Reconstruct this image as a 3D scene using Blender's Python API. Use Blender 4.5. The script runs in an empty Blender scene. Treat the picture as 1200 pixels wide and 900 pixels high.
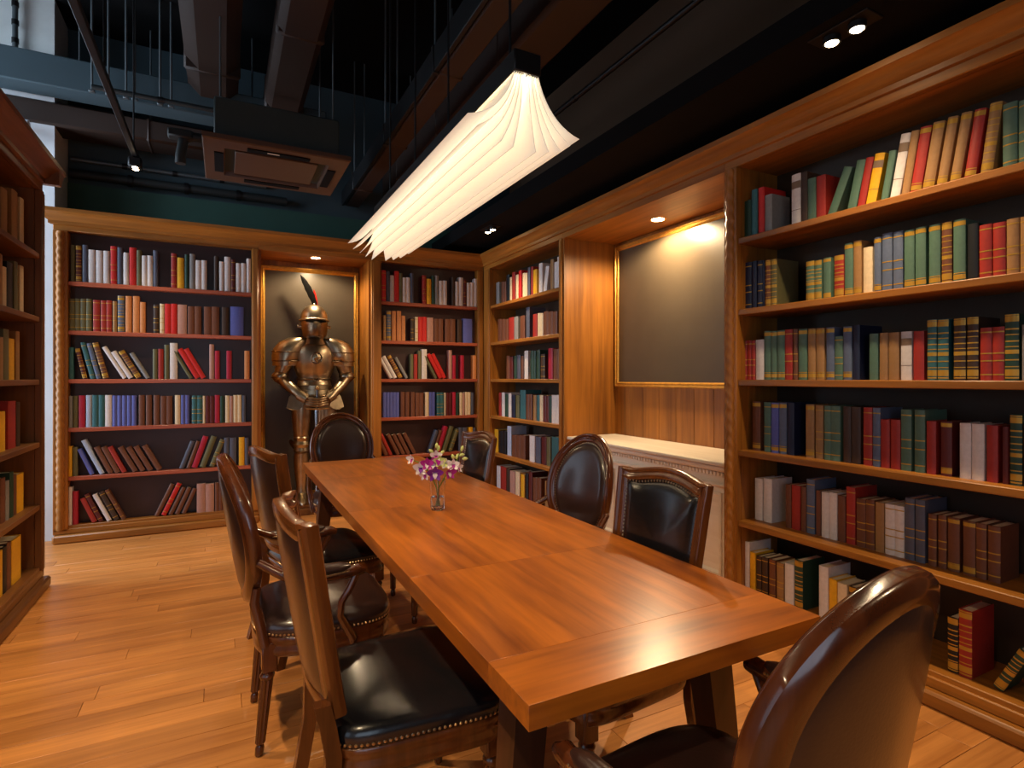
import bpy, bmesh, math, random
from mathutils import Vector, Matrix
random.seed(7)
PI = math.pi
SC = bpy.context.scene
COL = SC.collection

# ------------------------------------------------------------------ camera, world, exposure
CAM_H = 1.38; FPX = 655.0; TH = math.radians(27.3); HOR = 443.0
cam = bpy.data.cameras.new('camera'); camo = bpy.data.objects.new('camera', cam); COL.objects.link(camo)
camo.location = (0, 0, CAM_H); camo.rotation_euler = (PI/2, 0, -TH)
cam.sensor_width = 36; cam.lens = FPX/1200*36; cam.shift_y = -7/1200; cam.clip_start = .02
SC.camera = camo
vs = SC.view_settings
vs.view_transform = 'Standard'; vs.look = 'None'; vs.gamma = 1; vs.use_curve_mapping = False
vs.exposure = 0.0
wd = bpy.data.worlds.new('sky'); SC.world = wd; wd.use_nodes = True
bg = wd.node_tree.nodes['Background']; bg.inputs[0].default_value = (.55, .72, 1, 1); bg.inputs[1].default_value = .35
WARM = (1, .74, .44); COOL = (.68, .83, 1)
def area(name, loc, rot, sx, sy, power, col):
    l = bpy.data.lights.new(name, 'AREA'); l.shape = 'RECTANGLE'; l.size = sx; l.size_y = sy; l.energy = power; l.color = col
    o = bpy.data.objects.new(name, l); COL.objects.link(o); o.location = loc; o.rotation_euler = rot
    return o
# daylight through the windows of the passage, the clerestory and the window behind the camera
area('daylight_passage', (-3.05, 5.35, 1.9), (0, -PI/2, 0), 3.0, 1.1, 112, COOL)
cl = area('daylight_clerestory', (-3.05, 5.0, 3.9), (0, -PI/2, math.radians(25)), .8, 1.6, 10, COOL); cl.data.spread = math.radians(80)
area('daylight_window', (-3.05, .2, 1.55), (0, -PI/2, 0), 2.0, 3.0, 12, COOL)
area('daylight_rear_window', (-1.2, -2.55, 1.6), (PI/2, 0, 0), 2.4, 1.9, 24, COOL)
def spot(name, loc, target, power, angle=70, blend=.6, col=WARM, r=.03):
    l = bpy.data.lights.new(name, 'SPOT'); l.energy = power; l.color = col; l.spot_size = math.radians(angle); l.spot_blend = blend; l.shadow_soft_size = r
    o = bpy.data.objects.new(name, l); COL.objects.link(o); o.location = loc
    o.rotation_euler = (Vector(target)-Vector(loc)).to_track_quat('-Z', 'Y').to_euler()
    return o

# pixel helpers (1200x900 frame of the measured camera) used only to measure places in the room
SN, CS = math.sin(TH), math.cos(TH)
def ray(x):
    u = (x-600)/FPX
    return SN+u*CS, CS-u*SN
def onX(x, y, X):                       # point on the plane X = const
    a, b = ray(x); d = X/a
    return d*b, CAM_H+(HOR-y)/FPX*d
def onY(x, y, Y):
    a, b = ray(x); d = Y/b
    return d*a, CAM_H+(HOR-y)/FPX*d

# ------------------------------------------------------------------ materials
def lin(c):
    return tuple(((v/255)/12.92 if v/255 <= .04045 else ((v/255+.055)/1.055)**2.4) for v in c)
def mat(name, rgb, rough=.5, metal=0, coat=0, spec=.5, noise=0, nscale=40, bump=0, emit=None, estr=0, trans=0, coatr=.1):
    m = bpy.data.materials.new(name); m.use_nodes = True; nt = m.node_tree; b = nt.nodes['Principled BSDF']
    c = lin(rgb)+(1,)
    b.inputs['Base Color'].default_value = c; b.inputs['Roughness'].default_value = rough; b.inputs['Metallic'].default_value = metal
    b.inputs['Coat Weight'].default_value = coat; b.inputs['Coat Roughness'].default_value = coatr
    b.inputs['Specular IOR Level'].default_value = spec; b.inputs['Transmission Weight'].default_value = trans
    if emit: b.inputs['Emission Color'].default_value = lin(emit)+(1,); b.inputs['Emission Strength'].default_value = estr
    if noise or bump:
        tc = nt.nodes.new('ShaderNodeTexCoord'); n = nt.nodes.new('ShaderNodeTexNoise'); n.inputs['Scale'].default_value = nscale; n.inputs['Detail'].default_value = 5
        nt.links.new(tc.outputs['Object'], n.inputs['Vector'])
        if noise:
            r = nt.nodes.new('ShaderNodeValToRGB')
            r.color_ramp.elements[0].position = .3; r.color_ramp.elements[1].position = .7
            r.color_ramp.elements[0].color = tuple(v*(1-noise) for v in c[:3])+(1,); r.color_ramp.elements[1].color = tuple(min(1, v*(1+noise)) for v in c[:3])+(1,)
            nt.links.new(n.outputs['Fac'], r.inputs[0]); nt.links.new(r.outputs[0], b.inputs['Base Color'])
        if bump:
            bp = nt.nodes.new('ShaderNodeBump'); bp.inputs['Strength'].default_value = bump; bp.inputs['Distance'].default_value = .004
            nt.links.new(n.outputs['Fac'], bp.inputs['Height']); nt.links.new(bp.outputs[0], b.inputs['Normal'])
    return m
def wood(name, c1, c2, axis, fine=26, rough=.38, coat=.0, vary=0, coatr=.15, long=1.2, bump=.12, det=7):
    m = bpy.data.materials.new(name); m.use_nodes = True; nt = m.node_tree; N = nt.nodes; L = nt.links; b = N['Principled BSDF']
    tc = N.new('ShaderNodeTexCoord'); oi = N.new('ShaderNodeObjectInfo'); add = N.new('ShaderNodeVectorMath'); add.operation = 'ADD'
    mul = N.new('ShaderNodeVectorMath'); mul.operation = 'SCALE'; mul.inputs['Scale'].default_value = 13.0
    cmb = N.new('ShaderNodeCombineXYZ')
    for k in range(3): L.new(oi.outputs['Random'], cmb.inputs[k])
    L.new(cmb.outputs[0], mul.inputs[0]); L.new(tc.outputs['Object'], add.inputs[0]); L.new(mul.outputs[0], add.inputs[1])
    mp = N.new('ShaderNodeMapping'); sc = [fine]*3; sc['xyz'.index(axis)] = long; mp.inputs['Scale'].default_value = sc
    L.new(add.outputs[0], mp.inputs[0])
    n1 = N.new('ShaderNodeTexNoise'); n1.inputs['Scale'].default_value = 1; n1.inputs['Detail'].default_value = det; n1.inputs['Roughness'].default_value = .62; n1.inputs['Distortion'].default_value = .25
    L.new(mp.outputs[0], n1.inputs['Vector'])
    mp2 = N.new('ShaderNodeMapping'); sc2 = [fine*.22]*3; sc2['xyz'.index(axis)] = long*.7; mp2.inputs['Scale'].default_value = sc2; L.new(add.outputs[0], mp2.inputs[0])
    n2 = N.new('ShaderNodeTexNoise'); n2.inputs['Scale'].default_value = 1; n2.inputs['Detail'].default_value = 3; L.new(mp2.outputs[0], n2.inputs['Vector'])
    mx = N.new('ShaderNodeMath'); mx.operation = 'MULTIPLY_ADD'; mx.inputs[1].default_value = .5; L.new(n2.outputs['Fac'], mx.inputs[0])
    hf = N.new('ShaderNodeMath'); hf.operation = 'MULTIPLY'; hf.inputs[1].default_value = .5; L.new(n1.outputs['Fac'], hf.inputs[0]); L.new(hf.outputs[0], mx.inputs[2])
    r = N.new('ShaderNodeValToRGB'); e = r.color_ramp.elements; e[0].position = .33; e[1].position = .67
    e[0].color = lin(c1)+(1,); e[1].color = lin(c2)+(1,)
    L.new(mx.outputs[0], r.inputs[0]); out = r.outputs[0]
    if vary:
        hs = N.new('ShaderNodeHueSaturation'); mr = N.new('ShaderNodeMapRange'); mr.inputs[3].default_value = 1-vary; mr.inputs[4].default_value = 1+vary
        L.new(oi.outputs['Random'], mr.inputs[0]); L.new(mr.outputs[0], hs.inputs['Value']); L.new(out, hs.inputs['Color']); out = hs.outputs[0]
    L.new(out, b.inputs['Base Color'])
    b.inputs['Roughness'].default_value = rough; b.inputs['Coat Weight'].default_value = coat; b.inputs['Coat Roughness'].default_value = coatr
    bp = N.new('ShaderNodeBump'); bp.inputs['Strength'].default_value = bump; bp.inputs['Distance'].default_value = .002
    L.new(n1.outputs['Fac'], bp.inputs['Height'])
    if bump: L.new(bp.outputs[0], b.inputs['Normal'])
    return m
M = {}
OAK1, OAK2 = (112, 66, 21), (188, 120, 44)
for ax in 'xyz': M['oak_'+ax] = wood('oak_grain_'+ax, OAK1, OAK2, ax, rough=.42)
for ax in 'yz': M['dark_oak_'+ax] = wood('dark_oak_grain_'+ax, (86, 50, 22), (144, 92, 44), ax, rough=.42)
M['shelf_red'] = wood('reddish_shelf', (150, 72, 50), (196, 104, 72), 'x', rough=.3)
M['back_dark'] = mat('dark_bookcase_back', (52, 36, 22), .5, noise=.2, nscale=8)
M['back_print'] = mat('dark_glossy_back', (56, 35, 36), .35, noise=.25, nscale=3)
M['floor'] = wood('floor_plank', (170, 105, 50), (224, 152, 82), 'x', fine=34, rough=.36, vary=.13, long=1.6)
M['table'] = wood('table_top_wood', (118, 58, 12), (190, 106, 26), 'y', fine=30, rough=.28, coat=0, long=2.2, bump=0, det=2.5)
M['table_end'] = wood('table_end_wood', (118, 58, 12), (192, 108, 28), 'x', fine=30, rough=.28, coat=0, long=2.2, bump=0, det=2.5)
M['table_leg'] = wood('table_leg_wood', (46, 26, 16), (84, 48, 26), 'z', rough=.35)
M['chair'] = wood('chair_wood', (58, 27, 13), (100, 50, 23), 'z', fine=30, rough=.22, coat=.6, coatr=.1)
M['chair_sq'] = wood('square_chair_wood', (70, 36, 15), (116, 64, 26), 'z', fine=30, rough=.24, coat=.5, coatr=.12)
M['leather'] = mat('black_leather', (22, 21, 24), .26, coat=.5, bump=.1, nscale=160, coatr=.14)
M['leather_br'] = mat('brown_leather', (52, 34, 30), .28, coat=.45, bump=.1, nscale=160, coatr=.14)
M['brass'] = mat('antique_nail_brass', (196, 170, 130), .28, metal=1)
M['gold'] = mat('gold_frame', (214, 160, 70), .34, metal=.55, noise=.15, nscale=30)
M['grey_panel'] = mat('grey_brown_panel', (84, 76, 66), .3, noise=.06, nscale=5)
M['alcove_panel'] = mat('dark_gloss_panel', (86, 74, 58), .33, noise=.06, nscale=5)
M['white_paint'] = wood('whitewashed_wood', (222, 208, 186), (244, 234, 216), 'y', rough=.45)
M['black'] = mat('black_ceiling', (5, 5, 6), .9, spec=.2)
M['black_metal'] = mat('black_metal', (22, 22, 24), .45, metal=.3)
M['steel'] = mat('grey_steel', (96, 104, 108), .45, metal=.5)
M['duct'] = mat('brown_lit_duct', (46, 28, 18), .6)  # dark paint with the warm light from below mixed into the brown
M['tray'] = mat('galvanised_tray', (30, 34, 34), .6)
M['green_wall'] = mat('dark_green_wall', (48, 84, 74), .7, noise=.08, nscale=3)
M['slate_wall'] = mat('slate_blue_concrete', (54, 72, 80), .8, noise=.1, nscale=2)
M['pale_wall'] = mat('pale_plaster', (228, 232, 236), .8, noise=.06, nscale=3)
M['concrete'] = mat('raw_concrete', (228, 232, 230), .9, noise=.16, nscale=3, bump=.3)
M['dark_wall'] = mat('brown_wall', (92, 70, 52), .8)
M['ac'] = mat('air_conditioner_plastic', (84, 60, 46), .45)
M['ac_body'] = mat('air_conditioner_casing', (48, 58, 58), .6)
M['paper'] = mat('cream_page_paper', (222, 208, 178), .7)
M['gilt'] = mat('gilt_tooling', (196, 150, 52), .38, metal=.35)
M['ink'] = mat('dark_title_block', (128, 104, 84), .6)
M['armour'] = mat('aged_steel_armour', (182, 164, 138), .34, metal=1, noise=.2, nscale=14, bump=.05)
M['armour_dk'] = mat('dark_steel_armour', (132, 112, 90), .38, metal=1, noise=.25, nscale=14)
M['blade'] = mat('bright_blade', (206, 214, 222), .2, metal=1)
M['feather_black'] = mat('black_feather', (8, 7, 7), .95, spec=.1)
M['feather_red'] = mat('red_feather', (150, 28, 20), .9, spec=.1)
M['lens'] = mat('lit_lamp_lens', (255, 230, 190), .4, emit=(255, 226, 180), estr=40)
M['led'] = mat('lit_led_strip', (255, 240, 210), .4, emit=(255, 246, 228), estr=30)
M['glass'] = mat('clear_glass', (250, 252, 252), .02, trans=1)
M['stem'] = mat('green_stem', (96, 130, 50), .45)
M['bud'] = mat('pale_green_bud', (206, 214, 130), .5)
M['petal_w'] = mat('white_petal', (240, 228, 226), .5)
M['petal_p'] = mat('magenta_petal', (186, 40, 150), .5)
M['petal_v'] = mat('violet_petal', (130, 40, 160), .5)
def page_mat():
    m = bpy.data.materials.new('glowing_page'); m.use_nodes = True; nt = m.node_tree; N = nt.nodes
    b = N['Principled BSDF']; b.inputs['Base Color'].default_value = lin((250, 244, 232))+(1,); b.inputs['Roughness'].default_value = .7
    b.inputs['Emission Color'].default_value = lin((255, 248, 234))+(1,); b.inputs['Emission Strength'].default_value = .34
    t = N.new('ShaderNodeBsdfTranslucent'); t.inputs[0].default_value = lin((255, 246, 230))+(1,)
    mx = N.new('ShaderNodeMixShader'); mx.inputs[0].default_value = .4
    nt.links.new(b.outputs[0], mx.inputs[1]); nt.links.new(t.outputs[0], mx.inputs[2]); nt.links.new(mx.outputs[0], N['Material Output'].inputs[0])
    return m
M['page'] = page_mat()

# ------------------------------------------------------------------ mesh helpers
ORIG = {}
class MB:
    def __init__(s, T=None): s.v = []; s.f = []; s.mi = []; s.T = T; s.m = 0
    def add(s, vs_, fs):
        o = len(s.v)
        s.v += [tuple(s.T(p)) if s.T else tuple(p) for p in vs_]
        s.f += [tuple(i+o for i in f) for f in fs]; s.mi += [s.m]*len(fs); return s
    def box(s, x0, x1, y0, y1, z0, z1):
        v = [(x, y, z) for x in (x0, x1) for y in (y0, y1) for z in (z0, z1)]
        return s.add(v, [(0, 1, 3, 2), (4, 6, 7, 5), (0, 4, 5, 1), (2, 3, 7, 6), (0, 2, 6, 4), (1, 5, 7, 3)])
    def cbox(s, x0, x1, y0, y1, z0, z1, c=.004):
        ctr = [(x0+x1)/2, (y0+y1)/2, (z0+z1)/2]; h = [abs(x1-x0)/2, abs(y1-y0)/2, abs(z1-z0)/2]; c = min([c]+[k*.9 for k in h])
        v = []; ix = {}
        for sx in (-1, 1):
            for sy in (-1, 1):
                for sz in (-1, 1):
                    sg = (sx, sy, sz)
                    for a in range(3):
                        ix[(sg, a)] = len(v)
                        v.append(tuple(ctr[k]+sg[k]*(h[k]-(0 if k == a else c)) for k in range(3)))
        fs = []
        def S(a, b, i, j, k): r = [0]*3; r[i] = a; r[j] = b; return r
        for a in range(3):
            i, j = [k for k in range(3) if k != a]
            for sa in (-1, 1):
                q = []
                for si, sj in ((-1, -1), (1, -1), (1, 1), (-1, 1)):
                    r = [0]*3; r[a] = sa; r[i] = si; r[j] = sj; q.append(ix[(tuple(r), a)])
                fs.append(tuple(q))
            for si in (-1, 1):
                for sj in (-1, 1):
                    q = []
                    for sk, ax in ((-1, i), (1, i), (1, j), (-1, j)):
                        r = [0]*3; r[a] = sk; r[i] = si; r[j] = sj; q.append(ix[(tuple(r), ax)])
                    fs.append(tuple(q))
        for sx in (-1, 1):
            for sy in (-1, 1):
                for sz in (-1, 1): fs.append(tuple(ix[((sx, sy, sz), a)] for a in range(3)))
        return s.add(v, fs)
    def loft(s, rings, closed=True, cap=True):
        n = len(rings[0]); v = [p for r in rings for p in r]; fs = []
        for i in range(len(rings)-1):
            for j in range(n if closed else n-1):
                k = (j+1) % n; fs.append((i*n+j, i*n+k, (i+1)*n+k, (i+1)*n+j))
        if cap and closed: fs.append(tuple(range(n))); fs.append(tuple((len(rings)-1)*n+j for j in range(n)))
        return s.add(v, fs)
    def lathe(s, prof, seg=20, c=(0, 0, 0), sx=1, sy=1, flute=0, nf=8, fn=None, cap=True):
        rings = []
        for r, z in prof:
            ring = []
            for k in range(seg):
                a = 2*PI*k/seg; rr = r*(1+flute*math.cos(nf*a)); p = (rr*math.cos(a)*sx, rr*math.sin(a)*sy, z)
                if fn: p = fn(p)
                ring.append((p[0]+c[0], p[1]+c[1], p[2]+c[2]))
            rings.append(ring)
        return s.loft(rings, cap=cap)
    def tube(s, path, rad, seg=10, ex=1, cap=True, up=(0, 0, 1)):
        P = [Vector(p) for p in path]; n = len(P); rings = []
        if not hasattr(rad, '__len__'): rad = [rad]*n
        prev = Vector(up)
        for i in range(n):
            t = (P[min(i+1, n-1)]-P[max(i-1, 0)]).normalized()
            a = prev - t*prev.dot(t)
            if a.length < 1e-4: a = Vector((1, 0, 0)) - t*t.x
            a.normalize(); b = t.cross(a); prev = a
            rings.append([tuple(P[i]+(a*math.cos(2*PI*k/seg)+b*math.sin(2*PI*k/seg)*ex)*rad[i]) for k in range(seg)])
        return s.loft(rings, cap=cap)
    def outline_sweep(s, pts, prof, nrm, closed=True):
        # pts: closed planar outline; prof (inward, along nrm); nrm: plane normal
        nrm = Vector(nrm).normalized(); P = [Vector(p) for p in pts]; n = len(P); c = sum(P, Vector())/n; rings = []
        for i in range(n):
            t = (P[(i+1) % n]-P[i-1]).normalized(); inn = nrm.cross(t)
            if inn.dot(c-P[i]) < 0: inn = -inn
            rings.append([tuple(P[i]+inn*a+nrm*b) for a, b in prof])
        rings.append(rings[0]); return s.loft(rings, cap=False)
    def dome(s, pts, levels, nrm):
        # rings of the outline shrunk towards its centre: levels (scale, height along nrm)
        nrm = Vector(nrm).normalized(); P = [Vector(p) for p in pts]; c = sum(P, Vector())/len(P)
        return s.loft([[tuple(c+(p-c)*k+nrm*h) for p in P] for k, h in levels])
    def build(s, name, m, parent=None, ang=38, kind=None):
        o0 = Vector((0, 0, 0)); r = parent
        if parent is not None: o0 = ORIG.get(parent.name, o0)
        me = bpy.data.meshes.new(name)
        me.from_pydata([(p[0]-o0.x, p[1]-o0.y, p[2]-o0.z) for p in s.v], [], s.f)
        ms = m if isinstance(m, (list, tuple)) else [m]
        for q in ms: me.materials.append(M[q] if isinstance(q, str) else q)
        bm = bmesh.new(); bm.from_mesh(me); bmesh.ops.recalc_face_normals(bm, faces=bm.faces); bm.to_mesh(me); bm.free()
        if len(ms) > 1: me.polygons.foreach_set('material_index', s.mi)
        me.polygons.foreach_set('use_smooth', [True]*len(me.polygons))
        me.set_sharp_from_angle(angle=math.radians(ang)); me.update()
        o = bpy.data.objects.new(name, me); COL.objects.link(o)
        if parent is not None: o.parent = parent; ORIG[o.name] = o0
        if kind: o['kind'] = kind
        return o
def tag(o, label, cat, group=None, kind=None):
    o['label'] = label; o['category'] = cat
    if group: o['group'] = group
    if kind: o['kind'] = kind
    return o
def thing(name, label, cat, loc=(0, 0, 0), group=None):
    o = bpy.data.objects.new(name, None); COL.objects.link(o); o.location = loc; o.empty_display_size = .1
    ORIG[o.name] = Vector(loc); return tag(o, label, cat, group)
def struct(o, label=None):
    o['kind'] = 'structure'
    if label: o['label'] = label
    return o
def copy_tree(o, parent=None):
    c = o.copy(); COL.objects.link(c)
    if parent is not None: c.parent = parent
    for ch in o.children: copy_tree(ch, c)
    return c
BX = lambda T=None: MB(T)

# ------------------------------------------------------------------ room shell
XR, YB = 2.67, 5.88                      # front planes of the right-hand and the back built-ins
fl = struct(MB().box(-3.3, 3.6, -2.6, 6.5, -.12, -.0145).build('floor', 'floor'), 'honey coloured plank floor')
pw = .118; y = -.35; row = 0
planks = {}
while y < 6.3:
    x = -3.2+random.uniform(0, 1.2)*((row % 2)+.4); xs = [-3.2]
    while x < 3.2: xs.append(x); x += random.choice((1.15, 1.3, 1.5, 1.7))
    xs.append(3.2)
    for a, b in zip(xs[:-1], xs[1:]):
        if b < -1.55 or a > 2.75 or b-a < .05: continue
        if y < .6 and (b < -.6): continue
        if a > .6 and b < 2.2 and False: continue
        key = round(b-a, 3)
        cx, cy = (a+b)/2, y+pw/2
        me = planks.get(key)
        o = MB().cbox(-(b-a)/2+.0007, (b-a)/2-.0007, -pw/2+.0007, pw/2-.0007, -.014, 0, .0012)
        if me is None:
            po = o.build('plank', 'floor', fl); planks[key] = po.data
        else:
            po = bpy.data.objects.new('plank', me); COL.objects.link(po); po.parent = fl
        po.location = (cx, cy, random.uniform(-.0006, .0002))
    y += pw; row += 1
struct(MB().box(-1.275, 3.6, 6.44, 6.6, 0, 3.18).build('wall_back', 'green_wall'), 'dark green wall above the built-in shelves')
struct(MB().box(-1.275, 3.6, 6.46, 6.62, 3.18, 4.6).build('wall_back_upper', 'slate_wall'), 'slate blue upper wall behind the ducts')
struct(MB().box(-3.3, -1.275, 6.0, 6.6, 0, 3.8).build('wall_passage', 'pale_wall'), 'pale daylit wall beyond the free-standing bookcase')
struct(MB().box(-3.3, -1.275, 6.0, 6.6, 3.8, 4.6).build('wall_concrete', 'concrete'), 'bare concrete wall lit by daylight')
struct(MB().box(3.3, 3.5, -2.6, 6.5, 0, 4.6).build('wall_right', 'dark_wall'), 'brown wall behind the right-hand built-ins')
wf = MB(); wf.box(-3.3, -2.5, -2.8, -2.6, 0, 4.6); wf.box(.1, 3.6, -2.8, -2.6, 0, 4.6); wf.box(-2.5, .1, -2.8, -2.6, 0, .6); wf.box(-2.5, .1, -2.8, -2.6, 2.6, 4.6); struct(wf.build('wall_front', 'dark_wall'))
wl = MB()
for a in ((-2.6, -1.3, 0, 4.6), (-1.3, 1.7, 0, .5), (-1.3, 1.7, 2.6, 4.6), (1.7, 3.2, 0, 4.6), (3.2, 4.75, 0, 3.45), (4.75, 5.95, 3.42, 3.45), (3.2, 5.95, 4.35, 4.6), (5.95, 6.1, 0, 4.6)):
    wl.box(-3.2, -3.08, a[0], a[1], a[2], a[3])
struct(wl.build('wall_left', 'pale_wall'), 'outer wall with daylight windows')
def window(n, y0, y1, z0, z1, nb):
    f = MB()
    f.cbox(-3.2, -3.1, y0, y0+.05, z0, z1); f.cbox(-3.2, -3.1, y1-.05, y1, z0, z1); f.cbox(-3.2, -3.1, y0+.05, y1-.05, z0, z0+.05); f.cbox(-3.2, -3.1, y0+.05, y1-.05, z1-.05, z1)
    w = struct(f.build('window_%d' % n, 'black_metal'), 'dark framed daylight window')
    for k in range(nb):
        a = y0+.05+(y1-y0-.1)*k/nb; b = y0+.05+(y1-y0-.1)*(k+1)/nb
        MB().box(-3.153, -3.147, a, b, z0+.05, z1-.05).build('pane', 'glass', w)
w4 = MB(); w4.cbox(-2.5, -2.45, -2.75, -2.66, .6, 2.6); w4.cbox(.05, .1, -2.75, -2.66, .6, 2.6); w4.cbox(-2.45, .05, -2.75, -2.66, .6, .65); w4.cbox(-2.45, .05, -2.75, -2.66, 2.55, 2.6)
w4 = struct(w4.build('window_4', 'black_metal'), 'dark framed daylight window')
for k in range(3): MB().box(-2.45+k*.8333, -2.45+(k+1)*.8333, -2.71, -2.704, .65, 2.55).build('pane', 'glass', w4)
window(1, -1.3, 1.7, .5, 2.6, 3); window(2, 4.75, 5.95, .0, 3.42, 1); window(3, 3.2, 5.95, 3.45, 4.35, 3)
struct(MB().box(-3.3, 3.6, -2.8, 6.6, 4.6, 4.75).build('ceiling', 'black'), 'black painted open ceiling')
struct(MB().box(2.235, 3.3, -2.6, 6.44, 2.87, 3.0).build('ceiling_soffit', 'black'), 'black lowered ceiling strip above the bookcases')

# frames of the built-ins: s along the wall, t into the wall
FR = lambda p: (XR+p[1], YB-p[0], p[2])
FB = lambda p: (p[0], YB+p[1], p[2])
FL = lambda p: (-1.07-p[1], p[0], p[2])
ZS = [2.195, 1.78, 1.37, .96, .55, .14]       # shelf tops, the last is the bottom board
ZO = 2.615                                   # top of the openings
def rope(T, s, t, z0, z1, r, parent, m='oak_z', name='rope_moulding'):
    n = int((z1-z0)/.012); rings = []
    for i in range(n+1):
        z = z0+(z1-z0)*i/n; ring = []
        for k in range(10):
            a = 2*PI*k/10; rr = r*(1+.16*math.cos(2*a+z*90)); ring.append((s+rr*math.cos(a), t+rr*.8*math.sin(a), z))
        rings.append(ring)
    return MB(T).loft(rings).build(name, m, parent, ang=60)
def post(T, s0, s1, z0, z1, parent, mz, t0=-.012, carved=False):
    b = MB(T).cbox(s0, s1, t0, .03, z0, z1, .004)
    w = s1-s0
    if not carved:
        b.cbox(s0+w*.16, s1-w*.16, t0-.006, t0+.004, z0+.02, z1-.02, .003)
    o = b.build('post', mz, parent)
    if carved: rope(T, (s0+s1)/2, t0, z0+.01, z1-.01, w*.28, o)
    return o
def bookcase(name, label, T, s0, s1, o0, o1, depth, loc, ax, carved=(), posts=(), rows=ZS, dark='', shelfm=None, backm='back_dark', loft_base=True, endcap=True):
    r = thing(name, label, 'bookcase', loc)
    mz = 'dark_oak_z' if dark else 'oak_z'; ma = ('dark_oak_' if dark else 'oak_')+ax
    MB(T).box(o0-.02, o0, .03, depth, 0, ZO+.02).build('side_panel', mz, r)
    MB(T).box(o1, o1+.02, .03, depth, 0, ZO+.02).build('side_panel', mz, r)
    MB(T).box(o0-.02, o1+.02, depth, depth+.02, 0, ZO+.02).build('back_panel', backm, r)
    MB(T).box(o0-.02, o1+.02, .03, depth, ZO, ZO+.02).build('top_panel', ma, r)
    MB(T).cbox(s0, s1, -.005, .03, ZO, 2.72, .004).build('header', ma, r)
    for z in rows[:-1]:
        MB(T).cbox(o0, o1, 0.0, depth, z-.035, z, .004).build('shelf', shelfm or ma, r)
    z = rows[-1]
    MB(T).cbox(o0, o1, 0, depth, z-.035, z, .004).build('bottom_board', ma, r)
    pl = MB(T); pl.cbox(s0, s1, -.012, .02, .07, z-.035+.012, .005); pl.cbox(s0, s1, -.05, .02, 0, .07, .012); pl.build('plinth', ma, r)
    for a, b in posts: post(T, a, b, .1, ZO, r, mz, carved=(a, b) in carved)
    return r
R = bookcase('bookcase', 'wide oak bookcase with a rope-carved post beside the white mantel cabinet', FR, 3.49, 5.70, 3.585, 5.60, .34, (XR, 1.3, 0), 'y', carved=[(3.49, 3.585)], posts=[(3.49, 3.585), (5.60, 5.70)])
C = bookcase('bookcase', 'narrow oak bookcase in the corner beyond the alcove', FR, 0.0, 1.69, .18, 1.64, .32, (XR, 5.0, 0), 'y', posts=[(.02, .18), (1.64, 1.69)])
P = bookcase('bookcase', 'wide framed book print built as shallow shelves, with a rope-carved edge, beside the suit of armour', FB, -1.26, .30, -1.16, .24, .085, (-.5, YB, 0), 'x', carved=[(-1.26, -1.16)], posts=[(-1.26, -1.16), (.24, .30)], shelfm='shelf_red', backm='back_print')  # a flat print of books, modelled here as shallow shelves
Mc = bookcase('bookcase', 'narrow framed book print built as shallow shelves between the suit of armour and the corner', FB, 1.375, 2.66, 1.48, 2.59, .085, (2.0, YB, 0), 'x', posts=[(1.375, 1.48), (2.59, 2.66)], shelfm='shelf_red', backm='back_print')  # the same flat print repeated, likewise modelled in relief
Lc = bookcase('bookcase', 'free-standing dark oak bookcase at the passage with a projecting cornice', FL, 2.3, 4.72, 2.35, 4.675, .36, (-1.07, 3.6, 0), 'y', posts=[(2.3, 2.35), (4.675, 4.72)], dark='1')
MB(FL).box(4.70, 4.72, .03, .38, 0, 2.72).build('end_panel', 'dark_oak_z', Lc)
# cornices
CP = [(-.005, 2.66), (-.02, 2.665), (-.02, 2.69), (-.035, 2.70), (-.045, 2.725), (-.07, 2.75), (-.085, 2.755), (-.085, 2.785), (.03, 2.785), (.03, 2.66)]
def cornice(name, T, s0, s1, m, label, parent=None, dz=0, mit0=0, mit1=0, k=1):
    b = MB(T).loft([[(s0+t*mit0, t*k, z+dz) for t, z in CP], [(s1+t*mit1, t*k, z+dz) for t, z in CP]])
    b.box(s0, s1, .03, .3, 2.72+dz, 2.74+dz)
    o = b.build(name, m, parent)
    if parent is None: struct(o, label)
    return o
cornice('trim_1', FR, 0, 5.70, 'oak_y', 'oak cornice running along the right-hand built-ins', mit0=-1)
cornice('trim_2', FB, -1.27, 2.67, 'oak_x', 'oak cornice running along the back built-ins', mit0=1, mit1=1)
cornice('cornice', FL, 2.3, 4.72, 'dark_oak_y', '', Lc, mit1=-1, k=1.3)
MB(FL).loft([[(4.72-t*1.3, t0, z) for t, z in CP] for t0 in (-.1, .38)]).build('cornice', 'dark_oak_y', Lc)
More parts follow.
